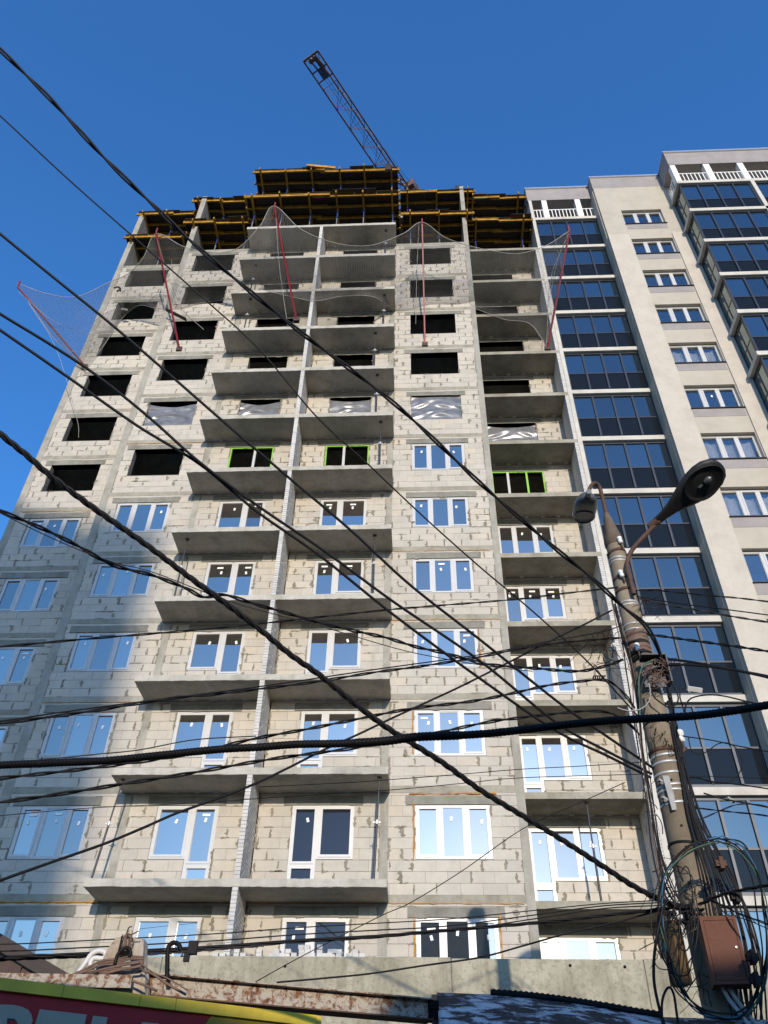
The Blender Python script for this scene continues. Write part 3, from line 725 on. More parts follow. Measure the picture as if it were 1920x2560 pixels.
formwork('lower row of projecting formwork over the central balconies with sunlit yellow front beam', -9.1, -.9, -1.68, 14, 5.2, 6)
ftop = formwork('topmost row of the projecting formwork over the central balconies, against the sky', -9.0, -.95, -1.6, 15, 5.2, 6)
formwork('lower formwork table just right of the raised central part', -.6, 3.15, -.36, 14)
formwork('upper formwork table right of the raised central part, black box on its corner', -.75, 3.4, -.12, 15)
formwork('lower formwork table beside the finished beige block', 3.05, 6.4, YDF-.36, 14)
formwork('upper formwork table beside the finished beige block', 3.1, 6.4, YDF-.1, 15)

b = MB(); b.bar((2.95, -.16, -.03), (4.6, -.1, -.36), .08, .2); b.build('timber_beam', M['yellow'], ftop, label='yellow beam lying askew across the front edge')
b = MB(); b.box(7.4, 7.75, -.2, -.15, -.95, -.25); b.build('edge_board', M['ply'], ftop)
# ------------------------------------------------------------------ tower crane behind the block
ZJ = 70.0
CRN = thing('tower_crane', 'rusty lattice jib of a tower crane rising behind the unfinished block', 'crane', loc=(.8, 14.5, GZ))
CO = Vector((-.8, -14.5, -GZ))
def cpart(mb, name, mats): o = mb.build(name, mats, CRN); o.location = CO; return o
zj = lambda x, y: ((740 + x/4.879)/K, (110 + y/4.879)/K)
tL = onz(*zj(95,215), ZJ); tR = onz(*zj(265,80), ZJ); bL = onz(*zj(1000,1520), ZJ); bR = onz(*zj(1225,1535), ZJ)
dJ = ((bL-tL).normalized() + (bR-tR).normalized()).normalized(); LJ = 21.0
pj = Vector((-dJ.y, dJ.x, 0)) * -1
if pj.dot(tR-tL) < 0: pj = -pj
wj = (tR-tL).length; c0 = (tL+tR)/2
JL = lambda s: c0 + dJ*s - pj*(wj/2); JR = lambda s: c0 + dJ*s + pj*(wj/2); JT = lambda s: c0 + dJ*s + Vector((0,0,1.15)) + pj*(.1)
m_ = MB()
m_.bar(JL(0), JL(LJ), .11); m_.bar(JR(0), JR(LJ), .11); cpart(m_, 'bottom_chord', M['crane'])
m_ = MB(); m_.tube([JT(.9), JT(LJ)], .075, 6); m_.tube([JT(.9), JL(0)], .04, 5); m_.tube([JT(.9), JR(0)], .04, 5); cpart(m_, 'top_chord', M['crane'])
m_ = MB(); s = 2.6
while s < LJ-.5:
    a = s; b = s+.95
    m_.tube([JL(a), JR(a)], .022, 5); m_.tube([JL(a), JR(b)], .022, 5); m_.tube([JR(b), JL(s+1.9)], .022, 5)
    for J in (JL, JR): m_.tube([J(a), JT(b)], .028, 5); m_.tube([JT(b), J(s+1.9)], .028, 5)
    s += 1.9
cpart(m_, 'lattice_bracing', M['crane'])
m_ = MB(); m_.bar(JL(0), JR(0), .16); m_.bar(JL(1.15), JR(1.15), .1); m_.bar(JL(2.0), JR(2.0), .1)
for t in (.3, .55, .72): m_.bar(JL(0).lerp(JR(0), t), JL(1.3).lerp(JR(1.3), t+.1), .09)
for t in (.35, .6): m_.tube([JL(.35).lerp(JR(.35), t) - Vector((0,0,.05)), JL(.35).lerp(JR(.35), t) + Vector((0,0,.3))], .2, 10)
m_.bar(JL(.4).lerp(JR(.4),.7), JL(1.9).lerp(JR(1.9),.78), .14, .3)
cpart(m_, 'jib_head', M['crane'])
a = JL(1.2).lerp(JR(1.2), .35); b = JL(2.0).lerp(JR(2.0), .35)
m_ = MB(); m_.bar(a + pj*.3, b + pj*.3, .62, .12); cpart(m_, 'head_platform', M['craneblue'])
m_ = MB(); m_.tube([JL(.5).lerp(JR(.5),.45) - Vector((0,0,.12)), JL(LJ).lerp(JR(LJ),.45) - Vector((0,0,.12))], .014, 4); m_.tube([JL(.5).lerp(JR(.5),.6) - Vector((0,0,.12)), JL(LJ).lerp(JR(LJ),.6) - Vector((0,0,.12))], .014, 4)
m_.tube([JR(9.5) + Vector((0,0,.3)), JR(13.6) + pj*.25 + Vector((0,0,.4))], .012, 4)
cpart(m_, 'hoist_rope', M['cable'])
# slewing top, platform with guard rail, mast
rt = onz(*zj(1365,1705), ZJ); e = rt + dJ*.8
m_ = MB(); m_.obox(e + Vector((0,0,.3)), dJ, pj, Vector((0,0,1)), .7, .45, .5); m_.bar(rt - dJ*.8 - pj*.3, e + pj*.2 + Vector((0,0,.6)), .1); m_.bar(rt - dJ*.8 - pj*.8, e, .1)
cpart(m_, 'slewing_head', M['crane'])
pb = onz(*zj(1450,1690), ZJ); pd = onz(*zj(1540,1800), ZJ)
m_ = MB()
for o_ in (0, .7):
    for h in (0, .5, 1.0): m_.tube([pb - pj*o_ + Vector((0,0,h-1)), pb - pj*o_ + dJ*2.6 + Vector((0,0,h-1))], .025, 5)
    for i in range(5): m_.tube([pb - pj*o_ + dJ*(.65*i) + Vector((0,0,-1)), pb - pj*o_ + dJ*(.65*i)], .022, 5)
m_.obox(pb - pj*.35 + dJ*1.3 + Vector((0,0,-1.05)), dJ, pj, Vector((0,0,1)), 1.3, .38, .04)
cpart(m_, 'walkway', M['crane'])
mc = e + dJ*1.2; m_ = MB()
for i in (-1, 1):
    for j in (-1, 1): m_.bar((mc.x+i*.9, mc.y+j*.9, GZ), (mc.x+i*.9, mc.y+j*.9, ZJ-1), .16)
zz = GZ; f = 1
while zz < ZJ-3:
    for (i, j, p, q) in ((-1,-1,1,-1),(1,-1,1,1),(1,1,-1,1),(-1,1,-1,-1)):
        m_.bar((mc.x+i*.9, mc.y+j*.9, zz if f > 0 else zz+2.4), (mc.x+p*.9, mc.y+q*.9, zz+2.4 if f > 0 else zz), .07)
    zz += 2.4; f = -f
cpart(m_, 'mast', M['crane'])

# ------------------------------------------------------------------ red outrigger poles and the safety net
def opole(tip, base, label):
    th = thing('outrigger_pole', label, 'pole', 'red outrigger poles of the safety net', loc=base)
    b = Vector(base); t = Vector(tip) - b
    m_ = MB(); m_.bar((0,0,0), t, .066); m_.build('pole', M['red'], th)
    m_ = MB(); m_.bar(t, t + Vector((0,-.05,.45)), .06); m_.build('pole_head', M['red'], th)
    m_ = MB(); m_.box(-.13, .13, -.02, .15, -.16, .1); m_.build('wall_bracket', M['brownwall'], th)
    return Vector(tip)
tips = [opole(at(38,620,-1.2), at(183,790,YA-.1), 'red pole at the left corner of the block, leaning out against the sky'),
        opole(at(337,505,-2.2), at(387,752,-.06), 'red net pole in front of the second column of openings from the left'),
        opole(at(593,450,-3.3), at(640,688,-1.3), 'red net pole in front of the left balconies'),
        opole(at(912,485,-2.4), at(918,742,-.06), 'red net pole in front of the window column right of the balconies'),
        opole(at(1230,500,-1.6), at(1183,750,YDF-.06), 'red net pole in front of the finished block glazing')]
def n_at(p): return at(p[0], p[1], p[2])
def rope_pts(lst): return spline([n_at(p) for p in lst], 10)
top = [  # outer rope, photo x, y and depth
 (38,612,-1.2),(100,634,-1.0),(165,641,-.8),(235,610,-.6),(278,590,-.9),(310,555,-1.5),(337,505,-2.2),(395,532,-2.0),(450,545,-2.0),(510,538,-2.4),(560,490,-3.0),
 (592,445,-3.3),(650,495,-3.1),(725,525,-2.9),(800,530,-2.7),(870,505,-2.5),(912,480,-2.4),(960,512,-2.0),(1010,530,-1.7),(1060,541,-1.5),(1120,548,-1.4),(1180,530,-1.5),(1228,500,-1.6)]
bot = [(183,800,YA-.1),(190,790,YA-.1),(225,745,YA-.1),(262,690,YA-.1),(300,660,-.0),(345,668,-.05),(390,665,-.06),(430,655,-.06),(470,650,-.06),(520,645,-.4),(570,630,-1.2),
 (625,640,-1.3),(680,650,-1.3),(740,640,-1.3),(800,640,-1.3),(845,660,-.3),(880,668,-.06),(930,655,-.06),(985,655,-.06),(1030,668,.3),(1090,690,.4),(1145,700,.4),(1182,752,.4)]
TP = rope_pts(top); BP = rope_pts(bot); n = len(TP)
NET = thing('safety_net', 'grey mesh safety net sagging between red poles below the formwork', 'safety net', loc=tuple(BP[n//2]))
NO = -BP[n//2]
def nets(u, v):
    i = min(int(u*(n-1)), n-2); f = u*(n-1)-i
    a = TP[i].lerp(TP[i+1], f); b = BP[i].lerp(BP[i+1], f)
    p = a.lerp(b, v); s = math.sin(math.pi*v)
    p.z -= .35*s; p.y += .12*s*math.sin(u*60); p.z += .05*math.sin(u*130+v*9)*s
    return p
m_ = MB()
NU, NV = 300, 56
def thread(fn, k):
    P = [fn(t/k) for t in range(k+1)]
    m_.tube(P, .0046, 3, cap=False, smooth=False)
for i in range(NU+1): thread(lambda t, i=i: nets(i/NU, t), 10)
for j in range(NV+1): thread(lambda t, j=j: nets(t, j/NV), 150)
o = m_.build('net_mesh', M['net'], NET); o.location = NO
m_ = MB(); m_.tube(TP, .018, 5); o = m_.build('edge_rope', M['rope'], NET); o.location = NO
m_ = MB(); m_.tube(BP, .012, 5)
for (lst) in ([(595,455,-3.25),(602,560,-2.4),(612,640,-1.4),(622,705,-1.3)], [(905,480,-2.35),(900,600,-1.2),(898,700,-.1)], [(340,520,-2.2),(365,600,-1),(395,668,-.1),(440,712,-.1)], [(370,560,-1.6),(382,640,-.6),(402,680,-.08)], [(1228,505,-1.6),(1205,560,-.9),(1188,640,.3)], [(40,630,-1.2),(110,690,-.6),(170,715,.2),(222,728,YA-.05)], [(60,650,-1.0),(120,735,-.3),(160,760,.3),(212,742,YA-.05)], [(62,655,-1.1),(120,750,-.4),(165,900,.4),(170,945,YA-.05)], [(1225,505,-1.6),(1222,520,-1.2),(1190,600,.2),(1180,750,.4)]):
    m_.tube(spline([n_at(p) for p in lst], 8), .011, 4)
o = m_.build('tie_rope', M['rope'], NET); o.location = NO
# plank and litter caught in the net
a, b = at(358,668,-.45), at(402,690,-.4); m_ = MB(); c = (a+b)/2; m_.bar(a-c, b-c, .2, .04); o = m_.build('plank', M['brownwall'], loc=c); tag(o, 'dark plank caught in the safety net over the second column of openings', 'plank')
m_ = MB(); c = at(255,625,-.1); m_.tube(spline([(-.25,0,.12),(-.05,0,.22),(.1,.03,.05),(.05,0,-.1),(.0,0,-.2)],4), .05, 6); m_.tube([(.1,.03,.05),(.16,0,-.18)], .04, 6)
tag(m_.build('work_glove', M['cable'], loc=c), 'black rag caught in the safety net near the left corner', 'rag')
m_ = MB(); c = at(269,697-28,.2); m_.box(-.16,.16,-.03,.03,-.06,.06); m_.box(-.1,.12,-.05,-.03,-.03,.05); o = m_.build('brick_offcut', M['propblack'], loc=c); o.rotation_euler = (.3,.1,.2); tag(o, 'small black offcut caught in the net near the left corner', 'offcut')
m_ = MB(); c = at(776*1.0+622-622, 0, 0) if False else onz(*((960+776/4.147)/K, (440+140/4.147)/K), 45.2); m_.box(-.16,.16,-.12,.12,-.12,.2); m_.box(-.18,.18,-.14,.14,.2,.23); o = m_.build('tool_box', M['propblack'], loc=c); tag(o, 'small black box standing on the formwork edge right of the central part', 'box')

# ------------------------------------------------------------------ concrete pole with two street lamps
Z8 = lambda x, y: ((1200 + x/2.304)/K, (1080 + y/2.304)/K)
Z3 = lambda x, y: ((1200 + x/2.304)/K, (1760 + y/2.304)/K)
PZ = lambda x, y: ((1480 + x/6.9125)/K, (1480 + y/6.9125)/K)
QZ = lambda x, y: ((1560 + x/4.608)/K, (1760 + y/4.608)/K)
BZ = lambda x, y: ((1550 + x/4.484)/K, (2150 + y/4.484)/K)
YP = -12.5
PS = (YP + CD)/8.066         # real size of the pole and its fittings against the first estimate
def dep(Y): return -CD + (Y + CD)*PS      # depth of the cables, which all end on the pole
def AX(y): return at(1325 + (y-1166)*(1502-1325)/(1926-1166), y, YP)
pT, pB = AX(1166), AX(1926); pd = (pT-pB).normalized()
foot = pB + pd*((GZ-pB.z)/pd.z)
def rad(z): return .136 + (7.8-z)*.0118
POLE = thing('street_light_pole', 'leaning concrete utility pole wrapped in wires carrying two street lamps', 'utility pole', loc=foot)
def pp(mb, name, mats, parent=None, **kw):
    o = mb.build(name, mats, parent or POLE, **kw)
    if parent is None: o.location = -foot
    return o
L = (pT-foot).length; m_ = MB()
pts = [foot + pd*(L*i/24) for i in range(25)]
m_.tube(pts, [rad(p.z) for p in pts], 28); pp(m_, 'shaft', M['pole'])
# tapered tarred top
tip = at(*Z8(727, 470), YP); m_ = MB()
pts = [pT - pd*.16, pT - pd*.06, pT + pd*.02, pT.lerp(tip, .35), pT.lerp(tip, .7), tip]
m_.tube(pts, [.148, .16, .147, .112, .072, .04], 14)
for i in range(14):
    a_ = R.uniform(0, 6.3); r0 = .13; b_ = pT - pd*.1 + Vector((math.cos(a_)*r0, math.sin(a_)*r0, 0)); m_.bar(b_, pT.lerp(tip, R.uniform(.4,.95)) + Vector((math.cos(a_)*.04, math.sin(a_)*.04, 0)), .035, .025)
pp(m_, 'pole_cap', M['poletop'])
def ring(y, h, mat, dr=.006, name='steel_band', tilt=.0):
    c = AX(y); r = rad(c.z) + dr; t = pd.copy(); 
    if tilt: t = (pd + RT*tilt).normalized()
    n = 28; a = t.cross(Vector((0,1,0))).normalized(); b = t.cross(a); m_ = MB()
    V_ = []
    for rr, hh in ((r, -h/2), (r, h/2)): V_ += [c + a*rr*math.cos(2*math.pi*k/n) + b*rr*math.sin(2*math.pi*k/n) + t*hh for k in range(n)]
    m_._add(V_, [(k, (k+1)%n, n+(k+1)%n, n+k) for k in range(n)], True)
    o = pp(m_, name, mat); sd = o.modifiers.new('thickness', 'SOLIDIFY'); sd.thickness = .004; return o
def zy(f, *a): return [f(0, y)[1] for y in a]
for y in zy(Z8, 748, 765, 1003, 1020, 1130, 1163): ring(y, .024, M['steel'], .006, tilt=R.uniform(-.1,.1))
for y in zy(QZ, 640, 722, 845, 985, 1045, 1190): ring(y, .034, M['steel'], .006, tilt=R.uniform(-.08,.02))
for y in zy(Z8, 705, 930, 860): ring(y, .05, M['rustpipe'], .012, 'rusty_clamp', R.uniform(-.1,.1))
for y in zy(PZ, 770, 850, 900, 940, 1010, 1090, 1120, 1210): ring(y, R.uniform(.04,.09), M['cablebrown'] if y % 2 > 1 else M['cable'], .01, 'cable_wrap', R.uniform(-.25,.25))
ring(QZ(0,575)[1], .05, M['rustpipe'], .014, 'rusty_clamp'); ring(QZ(0,260)[1], .02, M['cable'], .01, 'cable_wrap'); ring(QZ(0,1655)[1], .03, M['cable'], .01, 'cable_wrap', .12)
# porcelain insulators
def insul(p, ax, s=1.0):
    s *= PS
    ax = ax.normalized(); m_ = MB()
    prof = [(0,.02),(.01,.034),(.05,.038),(.06,.03),(.07,.03),(.08,.04),(.12,.04),(.135,.025)]
    m_.tube([p + ax*(d*s) for d, r in prof], [r*s for d, r in prof], 14); o = pp(m_, 'insulator', M['porcelain'])
    m_ = MB(); m_.tube([p + ax*-.1*s, p], .012*s, 6); m_.build('insulator_pin', M['rustpipe'], o)
insul(at(*Z8(812,640), YP-.13*PS), Vector((-.1,0,1)), .75); insul(at(*Z8(822,835), YP-.14*PS), Vector((-.2,0,1)), .75); insul(at(*PZ(800,1010), YP-.16*PS), Vector((-.05,0,1)), .7)
insul(at(*QZ(672,440), YP-.1*PS), Vector((-.05,0,1)), 1.0); insul(at(*PZ(360,1020), YP-.05*PS), Vector((.3,0,1)), .75)
m_ = MB(); m_.bar(AX(QZ(0,590)[1]), at(*QZ(640,590), YP-.1*PS), .05, .05); m_.bar(at(*QZ(635,600), YP-.1*PS), at(*QZ(715,505), YP-.1*PS), .05, .03); m_.tube([at(*QZ(685,510), YP-.1*PS), at(*QZ(672,440), YP-.1*PS)], .012, 6); pp(m_, 'insulator_bracket', M['rustpipe'])
# galvanised angle bracket on the left of the pole
m_ = MB(); m_.bar(at(*QZ(462,830), YP-.15*PS), at(*QZ(575,1225), YP-.15*PS), .05, .03); m_.bar(at(*QZ(500,830), YP-.13*PS), at(*QZ(605,1215), YP-.13*PS), .03, .03); pp(m_, 'anchor_bracket', M['zinc'])
for q in ((430,900),(470,1100),(790,1185),(1225,1110)):
    m_ = MB(); c = at(*QZ(*q), YP-.13*PS); m_.bar(c - RT*.04 + UP*.03, c + RT*.05 - UP*.02, .045, .03); m_.tube([c - FW*.03, c + FW*.03], .022, 8); pp(m_, 'anchor_clamp', M['zinc'])
m_ = MB()
for q in ((662,1400),(715,1645),(545,875)): c = at(*QZ(*q), YP - rad(at(*QZ(*q), YP).z) + .004); m_.tube([c - Vector((0,.006,0)), c + Vector((0,.02,0))], .016, 8)
pp(m_, 'painted_bolt_hole', M['hole'])  # dark plugs with the shade of the holes in their colour
# lamp arms
m_ = MB(); A1 = spline([at(*Z8(745,560), YP), at(*Z8(727,470), YP), at(*Z8(708,390), YP-.02*PS), at(*Z8(688,318), YP-.05*PS), at(*Z8(662,295), YP-.1*PS), at(*Z8(640,310), YP-.13*PS), at(*Z8(622,352), YP-.13*PS)], 6); m_.tube(A1, .034, 10); pp(m_, 'lamp_arm', M['rustpipe'])
m_ = MB(); A2 = spline([at(*Z8(888,935), YP-.18*PS), at(*Z8(866,850), YP-.18*PS), at(*Z8(847,770), YP-.19*PS), at(*Z8(870,690), YP-.22*PS), at(*Z8(935,612), YP-.28*PS), at(*Z8(1000,545), YP-.34*PS), at(*Z8(1040,505), YP-.38*PS)], 6); m_.tube(A2, .036, 10); pp(m_, 'lamp_arm', M['rustpipe'])
def lamp_head(p, q, up, W_, hu, hd, mat, label, lensmat, st=None):
    p = Vector(p); q = Vector(q); d = (q-p); Ln = d.length; d.normalize(); s = d.cross(up).normalized(); u = s.cross(d)
    st = st or [(0,.2),(.02,.24),(.12,.27),(.25,.38),(.38,.58),(.5,.8),(.62,.95),(.74,1.0),(.85,.93),(.94,.7),(.985,.4),(1.0,.12)]
    n = 20; V_ = []
    for (t, wq) in st:
        c = p + d*(Ln*t)
        for k in range(n):
            a = 2*math.pi*k/n; x = math.cos(a)*W_*wq; z = math.sin(a)
            V_.append(c + s*x + u*((hu*(wq**.8))*z if z > 0 else hd*(wq**.7)*max(z, -.75)))
    m_ = MB(); N = len(st)
    m_._add(V_, [(i*n+k, i*n+(k+1)%n, (i+1)*n+(k+1)%n, (i+1)*n+k) for i in range(N-1) for k in range(n)], True)
    m_._add(V_[:n], [tuple(range(n))[::-1]]); m_._add(V_[-n:], [tuple(range(n))])
    h = pp(m_, 'lamp_head', mat, label=label)
    # lens dish on the underside; cavity shade of the large lamp is in its colour
    c = p + d*(Ln*.715) - u*(hd*.78); ex, ey = Ln*.245, W_*.86; off = -foot
    e = lambda a, r, dz=0: c + d*(ex*r*math.cos(a)) + s*(ey*r*math.sin(a)*(1-.12*math.cos(a))) - u*dz
    m_ = MB(); rim = [e(2*math.pi*i/32, 1.0, .004) for i in range(33)]; m_.tube(rim, .011, 6, cap=False); m_.build('lens_rim', mat, h)
    m_ = MB()
    for r0, r1, d0, d1 in ((1.0,.85,.006,-.012),(.85,.5,-.012,-.02),(.5,.02,-.02,-.022)):
        a0 = [e(2*math.pi*i/32, r0, d0+.012) for i in range(32)]; a1 = [e(2*math.pi*i/32, r1, d1+.012) for i in range(32)]
        m_._add(a0+a1, [(i,(i+1)%32,32+(i+1)%32,32+i) for i in range(32)], True)
    m_.build('lamp_lens', lensmat, h)
    if lensmat == M['lampdark']:
        m_ = MB(); b_ = c + d*.02 - u*.016; m_.tube([b_ + d*(-.02), b_ + d*.03, b_ + d*.08, b_ + d*.115], [.03,.055,.05,.02], 12); m_.tube([b_ - d*.13 - u*.0, b_ - d*.06], .022, 8); m_.build('lamp_bulb', M['lampgrey'], h)
    m_ = MB(); m_.tube([p - d*.11, p + d*.04], W_*.24, 10); m_.build('neck_sleeve', M['rustpipe'] if lensmat == M['lampdark'] else mat, h)
    return h
lamp_head(at(*Z8(1012,520), YP-.36*PS), at(*Z8(1392,185), YP-1.0*PS), Vector((-.1,.5,.8)).normalized(), .29, .17, .1, M['lamp'], 'large dark cobra-head lamp reaching up to the right', M['lampdark'])
lamp_head(at(*Z8(622,365), YP-.12*PS), at(*Z8(590,505), YP+.42*PS), (Vector((0,0,1)) + RT*.1).normalized(), .205, .17, .115, M['lampgrey'], 'smaller grey lamp seen from behind, hanging at the pole top', M['lampgrey'], [(0,.25),(.02,.45),(.1,.7),(.22,.88),(.4,.98),(.55,1.0),(.7,1.0),(.82,.95),(.92,.75),(.98,.45),(1.0,.15)])

# ------------------------------------------------------------------ boxes hung on the pole
def hung_box(name, label, c4, yf, dep, yaw, mat, door=True):
    tl, tr, br, bl = [at(*q, yf) for q in c4]; x0 = (tl.x+bl.x)/2; x1 = (tr.x+br.x)/2; z0 = (bl.z+br.z)/2; z1 = (tl.z+tr.z)/2
    w, h = x1-x0, z1-z0; th = thing(name, label, 'electrical box', loc=((x0+x1)/2, yf, z0)); th.rotation_euler.z = yaw
    MB().box(-w/2, w/2, .02, dep, 0, h).build('box_body', mat, th)
    MB().box(-w/2-.012, w/2+.012, .01, dep, h+.001, h+.012).build('box_lid', mat, th)
    m_ = MB(); m_.box(-w/2, -w/2+.035, 0, .019, 0, h); m_.box(w/2-.035, w/2, 0, .019, 0, h); m_.box(-w/2+.035, w/2-.035, 0, .019, 0, .035); m_.box(-w/2+.035, w/2-.035, 0, .019, h-.035, h); m_.build('door_frame', mat, th)
    d = MB().box(-w/2+.039, w/2-.039, .003, .017, .039, h-.039).build('door', mat, th)
    if door: m_ = MB(); m_.tube([(w/2-.07, -.008, h*.53), (w/2-.07, .004, h*.53)], .011, 10); m_.build('lock', M['steel'], d)
    return th
BX = hung_box('electrical_box', 'rusty brown metal cabinet with a locked door strapped to the pole', [BZ(905,625), BZ(1300,645), BZ(1465,1400), BZ(1040,1382)], YP-.42*PS, .24, D2R(-8), M['rustbox'])
BX2 = hung_box('electrical_box', 'narrow ochre metal box behind the cables left of the rusty cabinet', [BZ(585,690), BZ(700,680), BZ(820,1370), BZ(650,1400)], YP-.22*PS, .2, D2R(28), M['brownbox'], False)
jb = at(*PZ(1080,1400), YP-.2*PS); th = thing('junction_box', 'open weathered junction box stuffed with wire ends halfway up the pole', 'junction box', loc=jb)
m_ = MB(); m_.box(-.17,.17,.0,.02,-.22,.22); m_.box(-.17,.17,-.15,0,.21,.23); m_.box(.16,.178,-.15,0,-.22,.22); m_.build('box_shell', M['propblack'], th)
m_ = MB()
for i in range(46):
    a_ = Vector((R.uniform(-.16,.15), R.uniform(-.13,0), R.uniform(-.21,.18))); m_.tube(spline([a_, a_ + Vector((R.uniform(-.08,.08), R.uniform(-.05,.01), R.uniform(-.08,.08))), a_ + Vector((R.uniform(-.12,.12), R.uniform(-.06,.01), R.uniform(-.14,.05)))], 4), .005, 4)
m_.build('wire_tangle', M['cablebrown'], th, kind='stuff')

# ------------------------------------------------------------------ overhead cables
def path(pts, Y0, Y1, n=10):
    d = [0]
    for a, b in zip(pts, pts[1:]): d.append(d[-1] + math.hypot(b[0]-a[0], b[1]-a[1]))
    return spline([at(p[0], p[1], p[2] if len(p) > 2 else Y0 + (Y1-Y0)*t/d[-1]) for p, t in zip(pts, d)], n)
def run_on(P, pts):             # a cable that leaves the view goes on to its next support
    for e, i, j in ((pts[0], 0, 3), (pts[-1], -1, -4)):
        if e[0] <= 0 or e[0] >= 1659:
            d = (P[i] - P[j]).normalized(); X = [P[i] + d*t - Vector((0,0,.004*t*t)) for t in (1.5, 3, 5, 8, 12)]
            P = X[::-1] + P if i == 0 else P + X
    return P
def cab(label, pts, Y0, Y1, w, mat='cable', tw=0, n=10, group=None, name='overhead_cable', nseg=7, cat='cable', pitch=.28):
    P = path([(p[0], p[1], dep(p[2])) if len(p) > 2 else p for p in pts], dep(Y0), dep(Y1), n); md = P[len(P)//2]; P = run_on(P, pts); r = w*(1.22 if w >= 4 else 1.08)*K/2/CF*(md-CAM).dot(FW); c = md.copy(); m_ = MB()
    if not tw: m_.tube([p-c for p in P], r, nseg)
    else:
        Q = []
        for a, b in zip(P, P[1:]):
            k = max(1, int((b-a).length/.035)); Q += [a.lerp(b, i/k) for i in range(k)]
        Q.append(P[-1]); s = 0; ph = R.uniform(0, 6)
        strands = [[] for _ in range(tw)]
        for i, p in enumerate(Q):
            t = (Q[min(i+1,len(Q)-1)] - Q[max(i-1,0)]).normalized(); a = t.cross(Vector((0,0,1))).normalized(); b = t.cross(a)
            if i: s += (p-Q[i-1]).length
            for j in range(tw):
                an = ph + s/pitch*2*math.pi + 2*math.pi*j/tw; strands[j].append(p - c + (a*math.cos(an) + b*math.sin(an))*r*.56)
        for st in strands: m_.tube(st, r*.52, 5)
    o = m_.build(name, M[mat] if isinstance(mat, str) else mat, loc=c); tag(o, label, cat, group); return o
cab('thick double cable from the top left sky to the pole, highest overhead line', [(-40,72),(0,107),(110,215),(220,335),(330,442),(440,545),(640,710),(850,870),(1030,1037),(1130,1125),(1200,1185),(1280,1250),(1345,1310),(1395,1352),(1425,1410),(1432,1460)], -20.2, -15.2, 8.5, tw=2, pitch=1.6)
cab('thin single wire crossing the sky below the thick double cable', [(-30,228),(0,250),(145,385),(300,522),(440,645),(560,755),(681,897),(794,1002),(918,1119),(1037,1225),(1150,1320),(1270,1430),(1390,1560)], -19.6, -15.1, 3.2)
cab('straight single cable entering at the left edge above the leftmost red pole tip', [(-30,478),(0,505),(120,603),(230,692),(350,795),(484,912),(624,1032),(757,1145),(884,1262),(1037,1382),(1210,1520),(1310,1590),(1412,1660)], -19.2, -15.1, 5.0)
cab('upper cable of the close pair crossing the left building edge', [(-30,655),(0,678),(110,745),(210,812),(320,900),(433,1000),(560,1095),(700,1190),(850,1300),(1037,1428),(1200,1560),(1310,1622),(1408,1672)], -19.0, -15.1, 5.2)
cab('lower cable of the close pair crossing the left building edge', [(-30,690),(0,713),(90,775),(177,836),(300,922),(433,1004),(552,1103),(690,1200),(850,1328),(1037,1466),(1200,1578),(1310,1632),(1406,1680)], -18.9, -15.1, 5.2)
cab('thick twisted cable bundle running from the left edge to the rusty cabinet', [(-40,905),(0,937),(60,985),(100,1020),(165,1070),(220,1110),(320,1180),(420,1255),(490,1305),(560,1358),(625,1412),(690,1458),(760,1515),(830,1568),(900,1612),(960,1650),(1040,1708),(1120,1757),(1210,1812),(1300,1870),(1370,1915),(1440,1950),(1480,1962)], -19.0, -15.3, 11, tw=3, pitch=.42)
cab('bundled cable with metal ties sagging from the left edge across the balconies', [(-40,1086),(0,1103),(60,1128),(110,1150),(170,1180),(235,1217),(285,1232),(330,1243),(400,1270),(440,1290),(484,1285),(545,1303),(611,1322),(690,1345),(771,1364),(835,1378),(901,1398),(965,1412),(1037,1432),(1100,1440),(1160,1444),(1247,1450),(1310,1438),(1345,1425)], -18.6, -15.1, 7, tw=2, pitch=.6)
cab('thin companion wire following the tied cable bundle', [(0,1108),(120,1166),(235,1212),(330,1236),(470,1290),(560,1318),(690,1352),(860,1402),(960,1423),(1060,1440),(1150,1450)], -18.5, -15.6, 2, 'cabledust')
cab('slack brown cable rising gently to the upper pole clamp', [(-30,1400),(0,1397),(200,1379),(400,1363),(553,1348),(671,1335),(850,1316),(1037,1301),(1130,1293),(1200,1284),(1270,1276),(1340,1268)], -17.5, -15.05, 4, tw=2, pitch=.9)
cab('double cable rising from the left edge to the middle of the pole', [(-30,1568),(0,1563),(105,1549),(210,1534),(367,1509),(460,1500),(553,1489),(680,1473),(811,1452),(918,1438),(1037,1419),(1110,1404),(1187,1391),(1270,1383),(1352,1377)], -17.6, -15.05, 5.5, tw=2, pitch=.8)
cab('thin cable just above the double cable on its way to the pole', [(-30,1563),(0,1558),(210,1528),(553,1484),(811,1446),(1037,1414),(1187,1385),(1300,1365),(1345,1350)], -17.5, -15.05, 2.6)
cab('dark cable pair passing behind the black corrugated conduit', [(-30,1688),(0,1681),(120,1668),(267,1650),(400,1630),(553,1595),(663,1575),(753,1557),(886,1531),(970,1521),(1037,1512),(1110,1497),(1187,1480),(1250,1472),(1310,1470),(1345,1495),(1372,1530)], -17.2, -15.05, 6, tw=2, pitch=.7)
cab('thick cable pair under the corrugated conduit', [(-30,1738),(0,1733),(130,1715),(267,1693),(400,1672),(553,1645),(640,1632),(763,1616),(900,1592),(1037,1563),(1110,1552),(1187,1543),(1260,1536),(1310,1538),(1350,1556),(1385,1590)], -17.1, -15.05, 6.5, tw=2, pitch=.8)
cab('thin dark wire just beneath the conduit at the left', [(-30,1650),(0,1648),(100,1640),(200,1630),(300,1620),(420,1598),(553,1590)], -17.4, -17.0, 2.5, 'cabledust')
